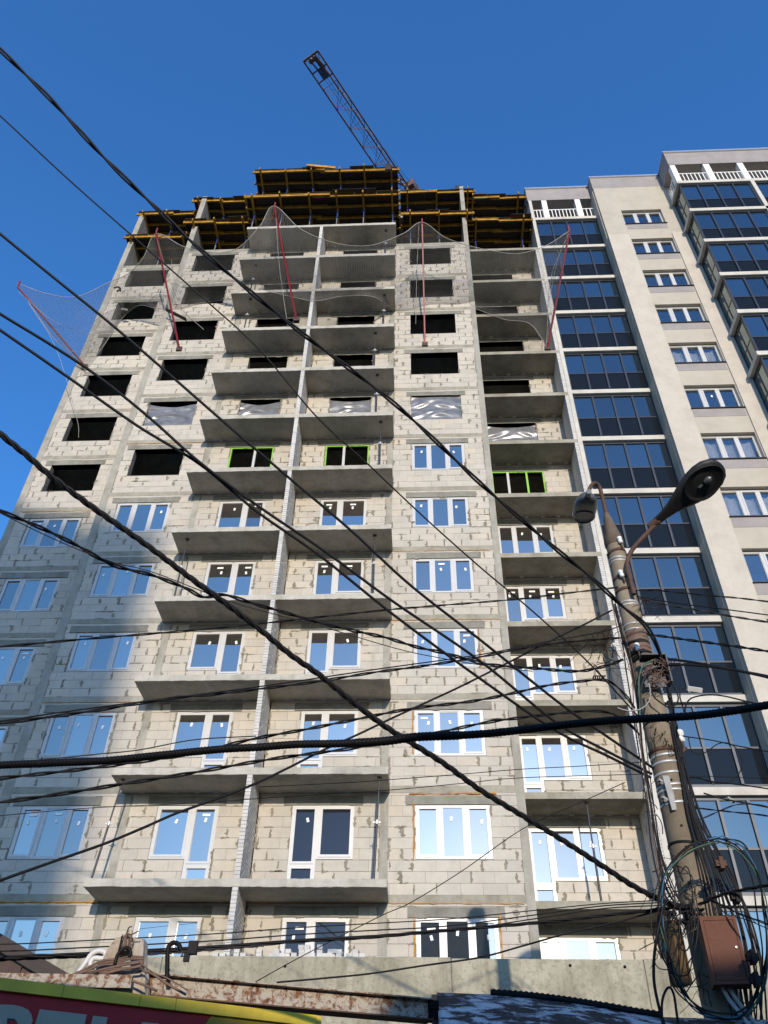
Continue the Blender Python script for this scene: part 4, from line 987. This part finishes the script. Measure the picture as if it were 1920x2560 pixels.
cab('straight cable climbing diagonally from the lower left to the upper pole', [(-30,1914),(0,1902),(110,1863),(227,1822),(305,1790),(383,1756),(470,1725),(553,1692),(630,1655),(703,1618),(770,1588),(837,1556),(917,1519),(980,1490),(1037,1462),(1110,1425),(1187,1385),(1260,1350),(1322,1318)], -17.4, -15.02, 4.2)
for i, (a, b, w, lb) in enumerate([(2026,1944,2.2,'uppermost thin line of the low wire group above the podium wall'), (2041,1949,2.6,'second line of the low wire group above the podium wall'), (2052,1955,2.6,'third line of the low wire group above the podium wall')]):
    cab(lb, [(-30,a+14),(60,a+12),(180,a+6),(300,a),(480,a-10),(640,a-22),(800,a-31),(970,a-41),(1150,(a+b)/2-18),(1300,b+8),(1440,b)], -16.6, -15.2, w)
cab('thick twisted lowest cable of the low wire group above the podium wall', [(-30,2072),(60,2066),(180,2062),(300,2058),(420,2050),(560,2040),(640,2033),(800,2024),(970,2009),(1150,1994),(1300,1978),(1440,1962),(1490,1955)], -16.6, -15.2, 6.5, tw=3, pitch=.8)
cab('blue and black wires lashed under the low wire group', [(-30,2076),(100,2070),(240,2066),(380,2058),(480,2050),(570,2043)], -16.55, -16.1, 4, 'cabledust', tw=2)
cab('fine wire slanting up from the rusty beam to the right', [(550,2122),(640,2072),(740,2020),(830,1975),(890,1948),(1000,1880),(1130,1790),(1250,1735),(1350,1690)], -14.6, -14.9, 1.8)
cab('lone dark cable above the snowy roof running up to the pole', [(598,2122),(700,2113),(800,2103),(920,2085),(1037,2068),(1130,2043),(1230,2015),(1330,1992),(1430,1965)], -14.8, -15.2, 3.6)
cab('thin wire crossing the lowest two balcony windows', [(560,1700),(760,1690),(830,1685),(1000,1672),(1120,1662),(1270,1654),(1400,1645)], -15.6, -15.1, 1.6)
cab('second thin wire crossing the lowest two balcony windows', [(0,1762),(200,1745),(420,1735),(600,1722),(835,1707),(1000,1692),(1130,1680),(1400,1672)], -15.8, -15.1, 1.6)
# to the right edge
for (lb, pts, w, mt, tw, ya, yb) in [
 ('black double cable leaving the pole to the right, uppermost of its side', [Z8(870,915),Z8(1000,912),Z8(1150,925),Z8(1350,945),Z8(1500,958),Z8(1720,985)], 3.6, 'cable', 2, -15.05, -15.8),
 ('thin grey cable leaving to the right below the uppermost pair', [Z8(880,940),Z8(1000,965),Z8(1200,995),Z8(1400,1020),Z8(1720,1062)], 2.4, 'cable', 0, -15.05, -15.8),
 ('pale grey cable leaving to the right above the open junction box', [Z8(880,950),Z8(960,968),Z8(1100,1000),Z8(1280,1030),Z8(1450,1062),Z8(1720,1105)], 4.0, 'cabledust', 2, -15.05, -15.8),
 ('thick black cable leaving to the right at junction box height', [Z8(960,1165),Z8(1060,1178),Z8(1200,1198),Z8(1380,1222),Z8(1540,1245),Z8(1720,1272)], 5.5, 'cable', 2, -15.05, -16.0),
 ('black cable with a spiral dead-end grip leaving to the right', [Z8(990,1300),Z8(1120,1312),Z8(1250,1330),Z8(1450,1368),Z8(1600,1395),Z8(1720,1420)], 4.8, 'cable', 0, -15.15, -16.0),
 ('dark blue-black cable arching away below the spiral grip', [Z8(960,1420),Z8(1010,1370),Z8(1080,1345),Z8(1200,1342),Z8(1400,1362),Z8(1600,1400),Z8(1720,1432)], 4.2, 'cable', 0, -15.15, -16.0),
 ('thin wire from the white insulator to the right edge', [QZ(600,355),QZ(760,382),QZ(1000,415),QZ(1250,470),QZ(1450,510),QZ(1720,560)], 2.4, 'cable', 0, -15.1, -15.6),
 ('sagging thin wire below the insulator to the right edge', [QZ(690,850),QZ(850,850),QZ(1000,890),QZ(1250,920),QZ(1450,945),QZ(1720,985)], 2.8, 'cable', 0, -15.1, -15.6),
 ('hairline wire across the dark glazing, level run', [QZ(680,825),QZ(1000,835),QZ(1300,845),QZ(1720,862)], 1.3, 'cable', 0, -15.0, -15.3),
 ('steel rod with a tensioner holding a cable at the right', [QZ(920,1028),QZ(1010,1055),QZ(1110,1085),QZ(1230,1110),QZ(1400,1140),QZ(1720,1200)], 3.2, 'cabledust', 0, -15.1, -15.7),
 ('twisted cable branching right below the steel rod', [QZ(800,1360),QZ(950,1300),QZ(1130,1220),QZ(1300,1160),QZ(1500,1155),QZ(1720,1200)], 3.0, 'cabledust', 2, -15.1, -15.7),
 ('twisted cable leaving right under the branching one', [QZ(770,1185),QZ(900,1205),QZ(1100,1228),QZ(1300,1250),QZ(1500,1268),QZ(1720,1300)], 3.4, 'cable', 2, -15.1, -15.7),
 ('thick black twisted cable rising right from the top of the rusty cabinet', [BZ(880,500),BZ(960,470),BZ(1060,420),BZ(1250,360),BZ(1450,320),BZ(1640,285),BZ(1720,268)], 5.5, 'cable', 3, -15.35, -16.0),
 ('thick cable falling right from the cabinet top', [BZ(980,440),BZ(1080,480),BZ(1200,530),BZ(1330,600),BZ(1500,660),BZ(1720,745)], 4.0, 'cable', 2, -15.35, -15.9),
 ('thin cable falling right behind the cabinet corner', [BZ(1150,620),BZ(1300,640),BZ(1450,680),BZ(1720,800)], 2.0, 'cable', 0, -15.2, -15.5)]:
    cab(lb, pts, ya, yb, w, mt, tw, pitch=.5)
# black corrugated conduit in front of everything
P = path([(-60,1660),(0,1653),(120,1648),(230,1643),(330,1633),(470,1619),(560,1614),(640,1608),(740,1606),(830,1601),(900,1592),(1000,1588),(1080,1582),(1200,1568),(1300,1558),(1400,1552),(1500,1546),(1580,1536),(1659,1523),(1720,1512)], -18.0, -18.4, 10)
P = [P[0] + (P[0]-P[3]).normalized()*t for t in (6, 3, 1)] + P + [P[-1] + (P[-1]-P[-4]).normalized()*t for t in (1, 3, 6)]
Q = []
for a, b in zip(P, P[1:]):
    k = max(1, int((b-a).length/.0055)); Q += [a.lerp(b, i/k) for i in range(k)]
c = Q[len(Q)//2].copy(); m_ = MB(); N = len(Q)
m_.tube([q-c for q in Q], [(.0255 if (i//2) % 2 else .0235)*(1.12 if .495 < i/N < .53 or .64 < i/N < .7 else 1.0) for i in range(N)], 12)
COND = thing('corrugated_conduit', 'thick black corrugated conduit stretched across the lower part of the view', 'conduit', loc=c); m_.build('conduit_pipe', M['rubber'], COND)
for f in (.06, .15, .27, .38, .53, .66, .8, .93):
    i = int(N*f); m_ = MB(); m_.tube([Q[i]-c, Q[i+3]-c], .026, 10); m_.tube([Q[i+1]-c + Vector((0,-.0,.024)), Q[i+1]-c + Vector((.004,-.005,.04))], .004, 4); m_.build('cable_tie', M['cable'], COND)

# spiral dead-end grips and connectors
def grip(pts, Y, n, label):
    P = path(pts, dep(Y), dep(Y), 6); c = P[len(P)//2].copy(); m_ = MB(); Ln = sum((b-a).length for a, b in zip(P, P[1:]))
    S_ = []
    for i in range(n*10+1):
        f = i/(n*10)*(len(P)-1); j = min(int(f), len(P)-2); p = P[j].lerp(P[j+1], f-j); t = (P[j+1]-P[j]).normalized(); a = t.cross(Vector((0,0,1))).normalized(); b = t.cross(a); an = i/10*2*math.pi
        S_.append(p - c + (a*math.cos(an) + b*math.sin(an))*.029)
    m_.tube(S_, .008, 4); o = m_.build('spiral_grip', M['cabledust'], loc=c); tag(o, label, 'cable grip')
grip([PZ(1050,1180),PZ(1450,1180)], -15.25, 8, 'dark spiral cable grip just right of the pole'); grip([PZ(10,1480),PZ(230,1480)], -15.3, 6, 'dark spiral cable grip left of the pole over the balcony window')
for (q, Y, lb) in [(Z8(1235,1482), dep(-15.5), 'small pale plastic connector block on a thin cable right of the pole')]:
    m_ = MB(); m_.obox((0,0,0), (RT - UP*.15).normalized(), (UP + RT*.15).normalized(), FW, .098, .029, .026); tag(m_.build('cable_connector', M['whiteplastic'], loc=at(*q, Y)), lb, 'connector')
for i, (q, lb) in enumerate([(BZ(1300,415), 'black clamp on the drop cables level with the cabinet top'), (BZ(1480,1090), 'black clamp on the drop cables beside the cabinet door'), (BZ(1520,1345), 'black clamp on the drop cables at the cabinet bottom corner'), (BZ(1125,45), 'brass-coloured clamp on the drop cables above the cabinet')]):
    m_ = MB(); m_.box(-.06,.06,-.04,.04,-.033,.033); m_.box(-.02,.026,-.06,.06,-.065,.065); m_.tube([(-.03,-.05,0),(-.03,.05,0)], .012, 6); tag(m_.build('cable_clamp', M['cable'] if i < 3 else M['rustpipe'], loc=at(*q, dep(-15.6))), lb, 'clamp')
# drop cables running down both sides of the pole
R2 = random.Random(11)
for i in range(15):
    t = i/14; g = lambda s: R2.uniform(-s, s)
    pts = [(1440+10*t+g(6),1480+60*t), (1455+12*t+g(5),1570+30*t), (1472+18*t+g(4),1680), (1490+26*t+g(5),1770), (1515+62*t+g(5),1880), (1535+88*t+g(6),1980), (1562+84*t+g(8),2090), (1590+62*t+g(9),2230)]
    cab(ORD[i] + ' black drop cable from the pole in the bundle falling on its right side', pts, -15.1, -15.3, R2.uniform(2.4,4.2), 'cable', n=6, group='drop cables right of the pole', name='drop_cable', nseg=6)
for i in range(9):
    t = i/8; g = lambda s: R2.uniform(-s, s)
    pts = [(1322+14*t+g(4),1290+40*t), (1338+12*t+g(5),1375), (1356+14*t+g(5),1450), (1372+12*t+g(5),1540), (1384+12*t+g(4),1640), (1398+10*t+g(6),1740), (1412+14*t+g(5),1830), (1430+22*t+g(6),1910), (1462+24*t+g(6),1975)]
    cab(ORD[i] + ' dark drop cable from the left in the bundle clinging to the pole', pts, -15.15, -15.3, R2.uniform(1.8,3.6), 'cablebrown' if i % 4 == 1 else 'cable', n=6, group='drop cables left of the pole', name='drop_cable', nseg=6)
# big loops of spare cable
LP = [(1551,1809),(1600,1832),(1634,1882),(1648,1950),(1655,2050),(1642,2135),(1602,2188),(1545,2196),(1500,2168),(1462,2120),(1436,2050),(1424,1975),(1432,1915),(1452,1870),(1495,1830)]
for i, (mt, w, lb) in enumerate([('cableblue', 3.2, 'bright blue cable coiled in a big loop around the cabinet'), ('cablegreen', 2.8, 'green cable coiled in a big loop around the cabinet'), ('cabledust', 2.6, 'grey cable coiled in a big loop around the cabinet'), ('cable', 3.6, 'outermost black cable of the big spare loops around the cabinet'), ('cable', 3.4, 'middle black cable of the big spare loops around the cabinet'), ('cable', 3.2, 'innermost black cable of the big spare loops around the cabinet')]):
    sx = (1 + R2.uniform(-.03,.03)) if i < 3 else (1.05, 1.0, .94)[i-3]; sy_ = 1 + R2.uniform(-.025,.025); ox, oy = R2.uniform(-5,5), R2.uniform(-6,6)
    pts = [(1540+(x-1540)*sx+ox+R2.uniform(-7,7), 2000+(y-2000)*sy_+oy+R2.uniform(-7,7), -15.62 + .18*math.sin((y-2000)/190) + R2.uniform(-.01,.01)) for x, y in LP]; pts.append(pts[0])
    cab(lb or 'black cable in the big loops of spare cable around the cabinet', pts, 0, 0, w, mt, n=8, group='spare cable loops around the cabinet', name='cable_loop', nseg=6)
cab('dark cable loop hanging left of the spare coils, reaching the bottom edge', [(1432,1960),(1416,2040),(1412,2110),(1422,2170),(1440,2230)], -15.7, -15.7, 5.5, name='cable_loop')
cab('narrow upturned black cable loop at the bottom left of the coils', [(1432,2230),(1430,2170),(1437,2142),(1447,2133),(1456,2150),(1462,2190),(1468,2230)], -15.7, -15.7, 4.5, name='cable_loop')
cab('thin wire loop hanging over the dark glazing right of the insulator', [QZ(740,380),QZ(780,540),QZ(870,575),QZ(960,545),QZ(1080,460),QZ(1200,450),QZ(1300,520),QZ(1365,650),QZ(1330,790),QZ(1230,880),QZ(1100,920),QZ(980,895),QZ(860,840)], -15.2, -15.2, 2.2, name='cable_loop')
cab('black cable bent into a hook under the connector block', [PZ(1020,1690),PZ(1080,1820),PZ(1200,1920),PZ(1330,1990),PZ(1440,1950),PZ(1490,1850),PZ(1450,1700),PZ(1300,1420)], -15.25, -15.3, 3.2, 'cable', name='cable_loop')
cab('black cable loop rising to the right from the corrugated conduit', [PZ(1600,2100),PZ(1560,1950),PZ(1520,1820),PZ(1530,1700),PZ(1600,1660),PZ(1720,1690)], -15.3, -15.3, 3.0, name='cable_loop')
cab('second black cable loop rising from the corrugated conduit', [Z8(1180,1650),Z8(1185,1580),Z8(1215,1535),Z8(1300,1515),Z8(1400,1520),Z8(1550,1555),Z8(1720,1590)], -15.4, -15.8, 3.0, name='cable_loop')
cab('pale grey cable hanging in a slack loop in front of the pole', [PZ(980,1580),PZ(1005,1700),PZ(1000,1850),PZ(930,1960),PZ(820,2030),PZ(680,2055),PZ(540,2035),PZ(440,2000)], -15.3, -15.3, 2.6, 'cablegrey', name='cable_loop')
cab('grey green cable coming over the junction box and down the pole', [PZ(1250,1180),PZ(1050,1190),PZ(920,1240),PZ(850,1340),PZ(815,1480),PZ(810,1700),PZ(830,1900),PZ(820,2150)], -15.25, -15.3, 3.4, 'cablegreen', name='cable_loop')
cab('pale cable curving over the junction box', [PZ(1500,1270),PZ(1200,1280),PZ(1020,1350),PZ(930,1450),PZ(870,1580),PZ(840,1750),PZ(850,2000)], -15.27, -15.3, 3.2, 'cabledust', name='cable_loop')
for i, q in enumerate([[BZ(1150,1430),BZ(1220,1560),BZ(1330,1700),BZ(1450,1860)], [BZ(1215,1430),BZ(1310,1570),BZ(1420,1710),BZ(1550,1870)]]):
    cab(['left', 'right'][i] + ' one of the two pale grey pipes leaving the cabinet bottom', q, -15.3, -15.5, 7.5, 'cablegrey', name='conduit_pipe', cat='pipe')
cab('orange-brown wire bowing under the cabinet', [BZ(1280,1440),BZ(1310,1540),BZ(1390,1600),BZ(1450,1590),BZ(1470,1500),BZ(1460,1430)], -15.35, -15.35, 2.4, 'rustpipe', name='cable_loop')
for i in range(12):
    cx, cy_ = R2.uniform(1440,1485), R2.uniform(1950,2060); a0 = R2.uniform(0,6.28); rx, ry = R2.uniform(15,38), R2.uniform(40,110)
    pts = [(cx + rx*math.cos(a0+t*.7)+R2.uniform(-6,6), cy_ + ry*math.sin(a0+t*.7)+R2.uniform(-6,6)) for t in range(R2.choice((5,6,8)))]
    cab(ORD[i] + ' thin loose wire curling left of the cabinet among the spare cables', pts, -15.55, -15.6, R2.uniform(1.4,2.8), R2.choice(('cable','cable','cabledust')), n=7, group='loose wires curling around the cabinet', name='loose_wire', nseg=5)
# tangles of thin wire around the pole
m_ = MB()
def tangle(x0, x1, y0, y1, n, s):
    for i in range(n):
        x, y = R2.uniform(x0, x1), R2.uniform(y0, y1); pts = [(x, y, YP - R2.uniform(.07,.33))]
        dx, dy = R2.uniform(-1,1), R2.uniform(-1,1)
        for j in range(R2.choice((2,3,4))):
            dx += R2.uniform(-.5,.5); dy += R2.uniform(-.35,.6); x += dx*s; y += dy*s; pts.append((x, y, YP - R2.uniform(.07,.33)))
        m_.tube(path(pts, 0, 0, 5), R2.choice((.003,.004,.005,.006)), 4)
tangle(1275, 1345, 1345, 1450, 36, 12); tangle(1345, 1440, 1400, 1500, 16, 13); tangle(1385, 1420, 1290, 1350, 14, 8); tangle(1385, 1440, 1545, 1630, 16, 10)
tangle(1425, 1500, 1930, 2010, 60, 14); tangle(1400, 1470, 1850, 1960, 18, 12); tangle(1500, 1600, 1900, 2000, 14, 14); tangle(1390, 1435, 1670, 1780, 9, 9); tangle(1480, 1560, 2080, 2180, 10, 14)
pp(m_, 'wire_tangle', M['cable'], kind='stuff')
m_ = MB()
tangle(1380, 1405, 1290, 1345, 9, 7); tangle(1305, 1345, 1350, 1420, 7, 9)
pp(m_, 'wire_tangle', M['rustpipe'], kind='stuff')
m_ = MB(); 
for i in range(16): a_ = at(1478+R2.uniform(-22,30), 1968+R2.uniform(-10,14), dep(-15.3)+R2.uniform(-.1,.05)); m_.tube(spline([a_, a_+Vector((R2.uniform(-.1,.1),R2.uniform(-.05,.05),R2.uniform(-.05,.05))), a_+Vector((R2.uniform(-.16,.16),0,R2.uniform(-.1,.06)))],4), R2.uniform(.01,.02), 6)
pp(m_, 'cable_joint_bundle', M['cable'], kind='stuff')

# ------------------------------------------------------------------ kiosk sign, rusty beam, broken post and roofs at the bottom
sA = at(0,2106,-15.9); sB = at(682,2190,-14.65); sB.z = sA.z = .38
sd_ = sB - sA; sd_.z = 0; sL = sd_.length; sd_.normalize(); sn = Vector((sd_.y, -sd_.x, 0))    # facing the viewer
SG = thing('shop_sign', 'red and yellow-green kiosk sign with large black-edged pale letters', 'sign', loc=(sA.x, sA.y, GZ))
SG.rotation_euler.z = math.atan2(sd_.y, sd_.x)
def sp(x, y):          # photo point on the sign plane -> local (u, z)
    v = ray(x, y); t = (sA - CAM).dot(sn)/v.dot(sn); p = CAM + v*t; return ((p-sA).dot(sd_), p.z - GZ)
top_z = .38 - GZ
e1 = sp(463,2172)[0]; e2 = sp(426,2214)
MB().prism([(-1.6,.0,top_z-.9),(e1-.55,.0,top_z-.9),(e1,.0,top_z-.06),(-1.6,.0,top_z-.06)],0,0,(0,.05,0)).build('red_panel', M['signred'], SG)
m_ = MB(); m_.prism([(e1-.545,.0,top_z-.9),(sL-.03,.0,top_z-.9),(sL-.03,.0,top_z-.06),(e1+.005,.0,top_z-.06)],0,0,(0,.05,0)); m_.build('yellow_panel', M['olive'], SG)
x = -1.6
for Ls in (1.55, .55, .62, .3, sL): 
    e = min(x+Ls, sL); MB().box(x+.002, e-.002, -.035, .06, top_z-.085, top_z).build('top_trim', M['yellowtrim'], SG); x = e
    if x >= sL: break
MB().box(sL-.0, sL+.05, -.02, .1, top_z-.9, top_z-.004).build('end_trim', M['yellowtrim'], SG)
MB().box(-1.6, sL, .06, 1.3, 0, top_z-.05).build('kiosk_body', M['brownwall'], SG)
S8 = lambda x, y: sp(x/3.456/K, (2380+y/3.456)/K)
def letter(poly, hole=None):
    P = [S8(*q) for q in poly]; cx = sum(p[0] for p in P)/len(P); cz = sum(p[1] for p in P)/len(P)
    return P
def slab(P, y, mat, name, grow=0.0):
    cx = sum(p[0] for p in P)/len(P); n = len(P); Q = []
    for i in range(n):
        a, b, c = Vector(P[i-1]), Vector(P[i]), Vector(P[(i+1)%n]); t1 = (b-a).normalized(); t2 = (c-b).normalized(); nn = Vector((-t1.y, t1.x)) + Vector((-t2.y, t2.x))
        if nn.length < 1e-6: nn = Vector((-t1.y, t1.x))
        nn.normalize(); Q.append(b - nn*grow*1.2)
    o = MB().prism([(q.x, y, q.y) for q in Q],0,0,(0,.02,0)).build(name, mat, SG); return o
LZ = top_z - .75
def down(P): return [(P[-1][0], LZ), (P[0][0], LZ)]
arc = [S8(0-150,455), S8(120,462), S8(190,480), S8(240,505), S8(268,545), S8(280,600)]
for grow, y, mt in ((.035, -.012, M['signblack']), (0, -.024, M['signgrey'])):
    for P in ([*[S8(340,500) , S8(745,545)]], [*[S8(800,555), S8(925,570)]], [*[S8(1222,610), S8(1368,622)]]):
        slab([P[0], P[1], (P[1][0]-.0, LZ), (P[0][0]-.03, LZ)], y, mt, 'letter', grow if grow else 0)
    slab([arc[0]] + arc[1:] + [(arc[-1][0]-.06, arc[-1][1]-.2), (arc[-1][0]-.25, arc[-1][1]-.28), (arc[0][0], arc[-1][1]-.28)], y, mt, 'letter', grow)
hp = [S8(60,580), S8(120,585), S8(145,615), S8(140,680), S8(60,680)]
slab(hp, -.036, M['signblack'], 'letter_counter'); slab([((p[0]+.012), p[1]-.015) for p in hp], -.044, M['signred'], 'letter_counter')
# rusty beam with a square end
bB = onz(926,2186,.62); bA = onz(300,2131,.62); bA = bA + (bA-bB)*.04
BE = thing('rusty_beam', 'long steel beam with peeling pale paint and rust above the sign', 'beam', loc=bA)
o_ = bA
dv = bB - bA
m_ = MB(); m_.bar((0,0,0), dv, .14, .165); m_.build('web', M['rustbeam'], BE)
lf = [at(-60,2118,-15.35) - bA, at(285,2123,-15.1) - bA]; m_ = MB(); m_.bar(lf[0], lf[1], .1, .1); m_.build('left_rail', M['rustbeam'], BE)
dn = dv.normalized(); bn = Vector((dn.y, -dn.x, 0))
m_ = MB(); m_.bar(bn*.03 + Vector((0,0,.088)), dv + bn*.03 + Vector((0,0,.088)), .22, .012); m_.build('top_flange', M['rustbeam'], BE)
m_ = MB(); m_.bar(bn*.03 - Vector((0,0,.088)), dv + bn*.03 - Vector((0,0,.088)), .22, .012); m_.build('bottom_flange', M['rustpipe'], BE)
for zz in (-.045, .045):
    m_ = MB(); c = dv - dn*.02 + Vector((0,0,zz)); m_.obox(c + dn*.04 + bn*.03, dn, bn, Vector((0,0,1)), .05, .08, .04); m_.build('beam_end', M['hole'], BE)  # solid blocks; shade of the hollow tube ends is in their colour
m_ = MB(); c = Vector((.12, -14.1, 0)); m_.box(-1.6, -.02, 0, .06, 0, .30-GZ); o = m_.build('cladding', M['brownwall'], loc=(.02, -14.4, GZ)); tag(o, 'dark brown cladding board under the right end of the rusty beam', 'board')
# broken concrete post wrapped in old cables
C4 = lambda x, y: ((180 + x/4.1475)/K, (2290 + y/4.1475)/K)
YS = -15.0
ST = thing('broken_post', 'crumbling two-legged concrete post stump lashed with old brown cables', 'post', loc=at(*C4(560,640), YS)); so_ = ST.location.copy()
def stub(poly, name):
    P = [at(*C4(*q), YS) - so_ for q in poly]; m_ = MB(); m_.prism(P, 0, 0, (0, .16, 0)); me = m_.mesh(name, M['stub']); o = link(name, me, ST)
    bmm = bmesh.new(); bmm.from_mesh(me); bmesh.ops.triangulate(bmm, faces=bmm.faces[:]); bmesh.ops.subdivide_edges(bmm, edges=bmm.edges[:], cuts=3, use_grid_fill=True)
    for v in bmm.verts: v.co += Vector((R.uniform(-1,1), R.uniform(-1,1), R.uniform(-1,1)))*.008 + noise.noise_vector(v.co*14)*.022
    bmm.to_mesh(me); bmm.free()
stub([(612,222),(730,228),(728,760),(600,760)], 'post_leg'); stub([(450,215),(622,210),(612,330),(560,352),(505,350),(440,520),(430,760),(150,760),(285,520),(340,400)], 'post_leg'); stub([(150,560),(735,520),(760,800),(120,800)], 'post_base')
m_ = MB(); R3 = random.Random(5)
for i in range(11):
    y = 440 + i*12 + R3.uniform(-8,8); m_.tube([p - so_ for p in path([C4(270-i*3,y+40),C4(450,y+10),C4(600,y-R3.uniform(0,30)),C4(742,y-25+R3.uniform(-10,10))], YS-.04, YS-.05, 6)], .0075, 5)
for i in range(9):
    x = 510 + i*12; m_.tube([p - so_ for p in path([C4(x,215+R3.uniform(-30,0)),C4(x+10+R3.uniform(-20,20),270),C4(x+R3.uniform(-15,15),345)], YS-.03, YS-.04, 5)], .006, 4)
m_.build('lashed_cables', M['cablebrown'], ST, kind='stuff')
m_ = MB()
for i, q in enumerate([[C4(-60,640),C4(120,560),C4(300,470),C4(440,450)], [C4(-60,670),C4(150,600),C4(380,540),C4(700,480)], [C4(-40,690),C4(200,640),C4(450,570),C4(720,520)], [C4(380,575),C4(560,650),C4(760,720),C4(880,775)], [C4(700,560),C4(830,600),C4(980,700),C4(1180,815)], [C4(720,500),C4(850,590),C4(1000,650),C4(1200,770)], [C4(-60,650),C4(100,590),C4(260,520)], [C4(560,180),C4(620,190),C4(690,155)], [C4(570,170),C4(590,120),C4(620,110)]]):
    m_.tube([p - so_ for p in path(q, YS-.08, YS-.16, 6)], .011 if i not in (5,7,8) else .006, 5)
m_.build('hanging_cables', M['cablebrown'], ST)
m_ = MB(); m_.tube([p - so_ for p in path([C4(445,500),C4(470,410),C4(520,350),C4(580,330),C4(610,380),C4(590,420)], YS-.06, YS-.06, 6)], .016, 7); m_.tube([p - so_ for p in path([C4(520,210),C4(500,300),C4(470,420)], YS-.07, YS-.07, 6)], .008, 6); m_.build('black_hose', M['cable'], ST)
m_ = MB(); P = path([C4(70,580),C4(130,500),C4(200,400),C4(280,362),C4(345,385),C4(330,440),C4(230,440),C4(190,500),C4(215,560)], YS+.1, YS+.1, 8); c = P[0].copy(); m_.tube([p-c for p in P], .022, 10)
tag(m_.build('white_pipe', M['whiteplastic'], loc=c), 'looped white plastic pipe beside the broken post', 'pipe')
P = path([C4(985,640),C4(988,500),C4(992,380),C4(1005,315),C4(1050,277),C4(1105,295),C4(1130,355)], YS+.25, YS+.25, 8); c = P[0].copy(); m_ = MB(); m_.tube([p-c for p in P], .021, 12)
GN = thing('gooseneck_pipe', 'black gooseneck conduit standing behind the rusty beam', 'pipe', loc=c); m_.build('pipe', M['rubber'], GN)
m_ = MB(); m_.tube([p-c for p in path([C4(1130,345),C4(1150,390),C4(1130,420),C4(1200,400),C4(1240,330)], YS+.24, YS+.24, 6)], .006, 5); m_.build('wire_end', M['cabledust'], GN)
m_ = MB(); q = at(*C4(1255,325), YS+.2); m_.box(-.04,.04,-.03,.03,-.06,.05); m_.box(-.07,-.02,-.02,.02,-.12,-.05); tag(m_.build('cable_clamp', M['cable'], loc=q), 'black plastic clamp hanging from the low wires beside the gooseneck pipe', 'clamp')
# dark hut with ribbed brown cladding at the lower left
YG = -13.2; gA = at(-60,1980,YG); gB = at(150,2104,YG)
HT = thing('brown_hut', 'dark brown hut with ribbed cladding under a sloping roof edge at the lower left', 'hut', loc=(gA.x, YG, GZ)); ho = Vector((gA.x, YG, GZ))
a = gA-ho; b = gB-ho; dd = (b-a).normalized()
m_ = MB(); m_.prism([a, b + dd*.3, b + dd*.3 - Vector((0,0,.16)), a - Vector((0,0,.16))], 0, 0, (0, 3.5, 0)); m_.build('roof_edge', M['brownsheet'], HT)
n_ = 9
for i in range(n_):
    x0 = a.x + (b.x-a.x)*i/n_; x1 = a.x + (b.x-a.x)*(i+1)/n_ - .008; zt = lambda x: a.z + (b.z-a.z)*(x-a.x)/(b.x-a.x) - .17
    MB().prism([(x0,.06+(i%2)*.015,0),(x1,.06+(i%2)*.015,0),(x1,.06+(i%2)*.015,zt(x1)),(x0,.06+(i%2)*.015,zt(x0))],0,0,(0,.02,0)).build('cladding_sheet', M['brownwall'], HT)
MB().box(a.x, b.x, .12, 3.2, 0, b.z-.2).build('wall', M['brownwall'], HT)
# low roof with old snow
YR0 = -12.9
tops = [at(x, y, YR0) for x, y in ((944,2153),(1000,2155),(1060,2157),(1130,2162),(1200,2170),(1270,2180),(1330,2190),(1380,2199),(1430,2206),(1520,2209),(1600,2211),(1700,2213))]
RF = thing('snowy_roof', 'low dark roof streaked with old snow at the bottom right', 'roof', loc=(tops[0].x, YR0, GZ)); ro = RF.location.copy()
TS = spline(tops, 5)
def rf(u, v):
    f = u*(len(TS)-1); i = min(int(f), len(TS)-2); p = TS[i].lerp(TS[i+1], f-i) - ro
    return p + Vector((0, -2.2*v, -1.15*v + .12*math.sin(v*2.2)))
m_ = MB(); m_.grid(rf, 60, 16); o = m_.build('roof_sheet', M['snow'], RF); s_ = o.modifiers.new('thickness', 'SOLIDIFY'); s_.thickness = .04
m_ = MB(); m_.prism([rf(0,0) + Vector((-.06,-.01,.02)), rf(0,1) + Vector((-.06,0,.02)), rf(0,1) + Vector((-.06,0,-.3)), rf(0,0) + Vector((-.06,0,-.3))],0,0,(.16,0,0)); m_.build('verge_board', M['brownsheet'], RF)
MB().box(.05, 8.0, -1.6, .0, 0, 1.55).build('shed_wall', M['brownwall'], RF)
P = spline([p + Vector((0,-.03,.045)) for p in tops[2:9]], 8); Q = []
for a, b in zip(P, P[1:]):
    k = max(1, int((b-a).length/.012)); Q += [a.lerp(b, i/k) for i in range(k)]
c = Q[0].copy(); m_ = MB(); m_.tube([q-c for q in Q], [.045 if (i//2)%2 else .037 for i in range(len(Q))], 10); tag(m_.build('corrugated_hose', M['rubber'], loc=c), 'black corrugated hose lying along the top edge of the snowy roof', 'hose')
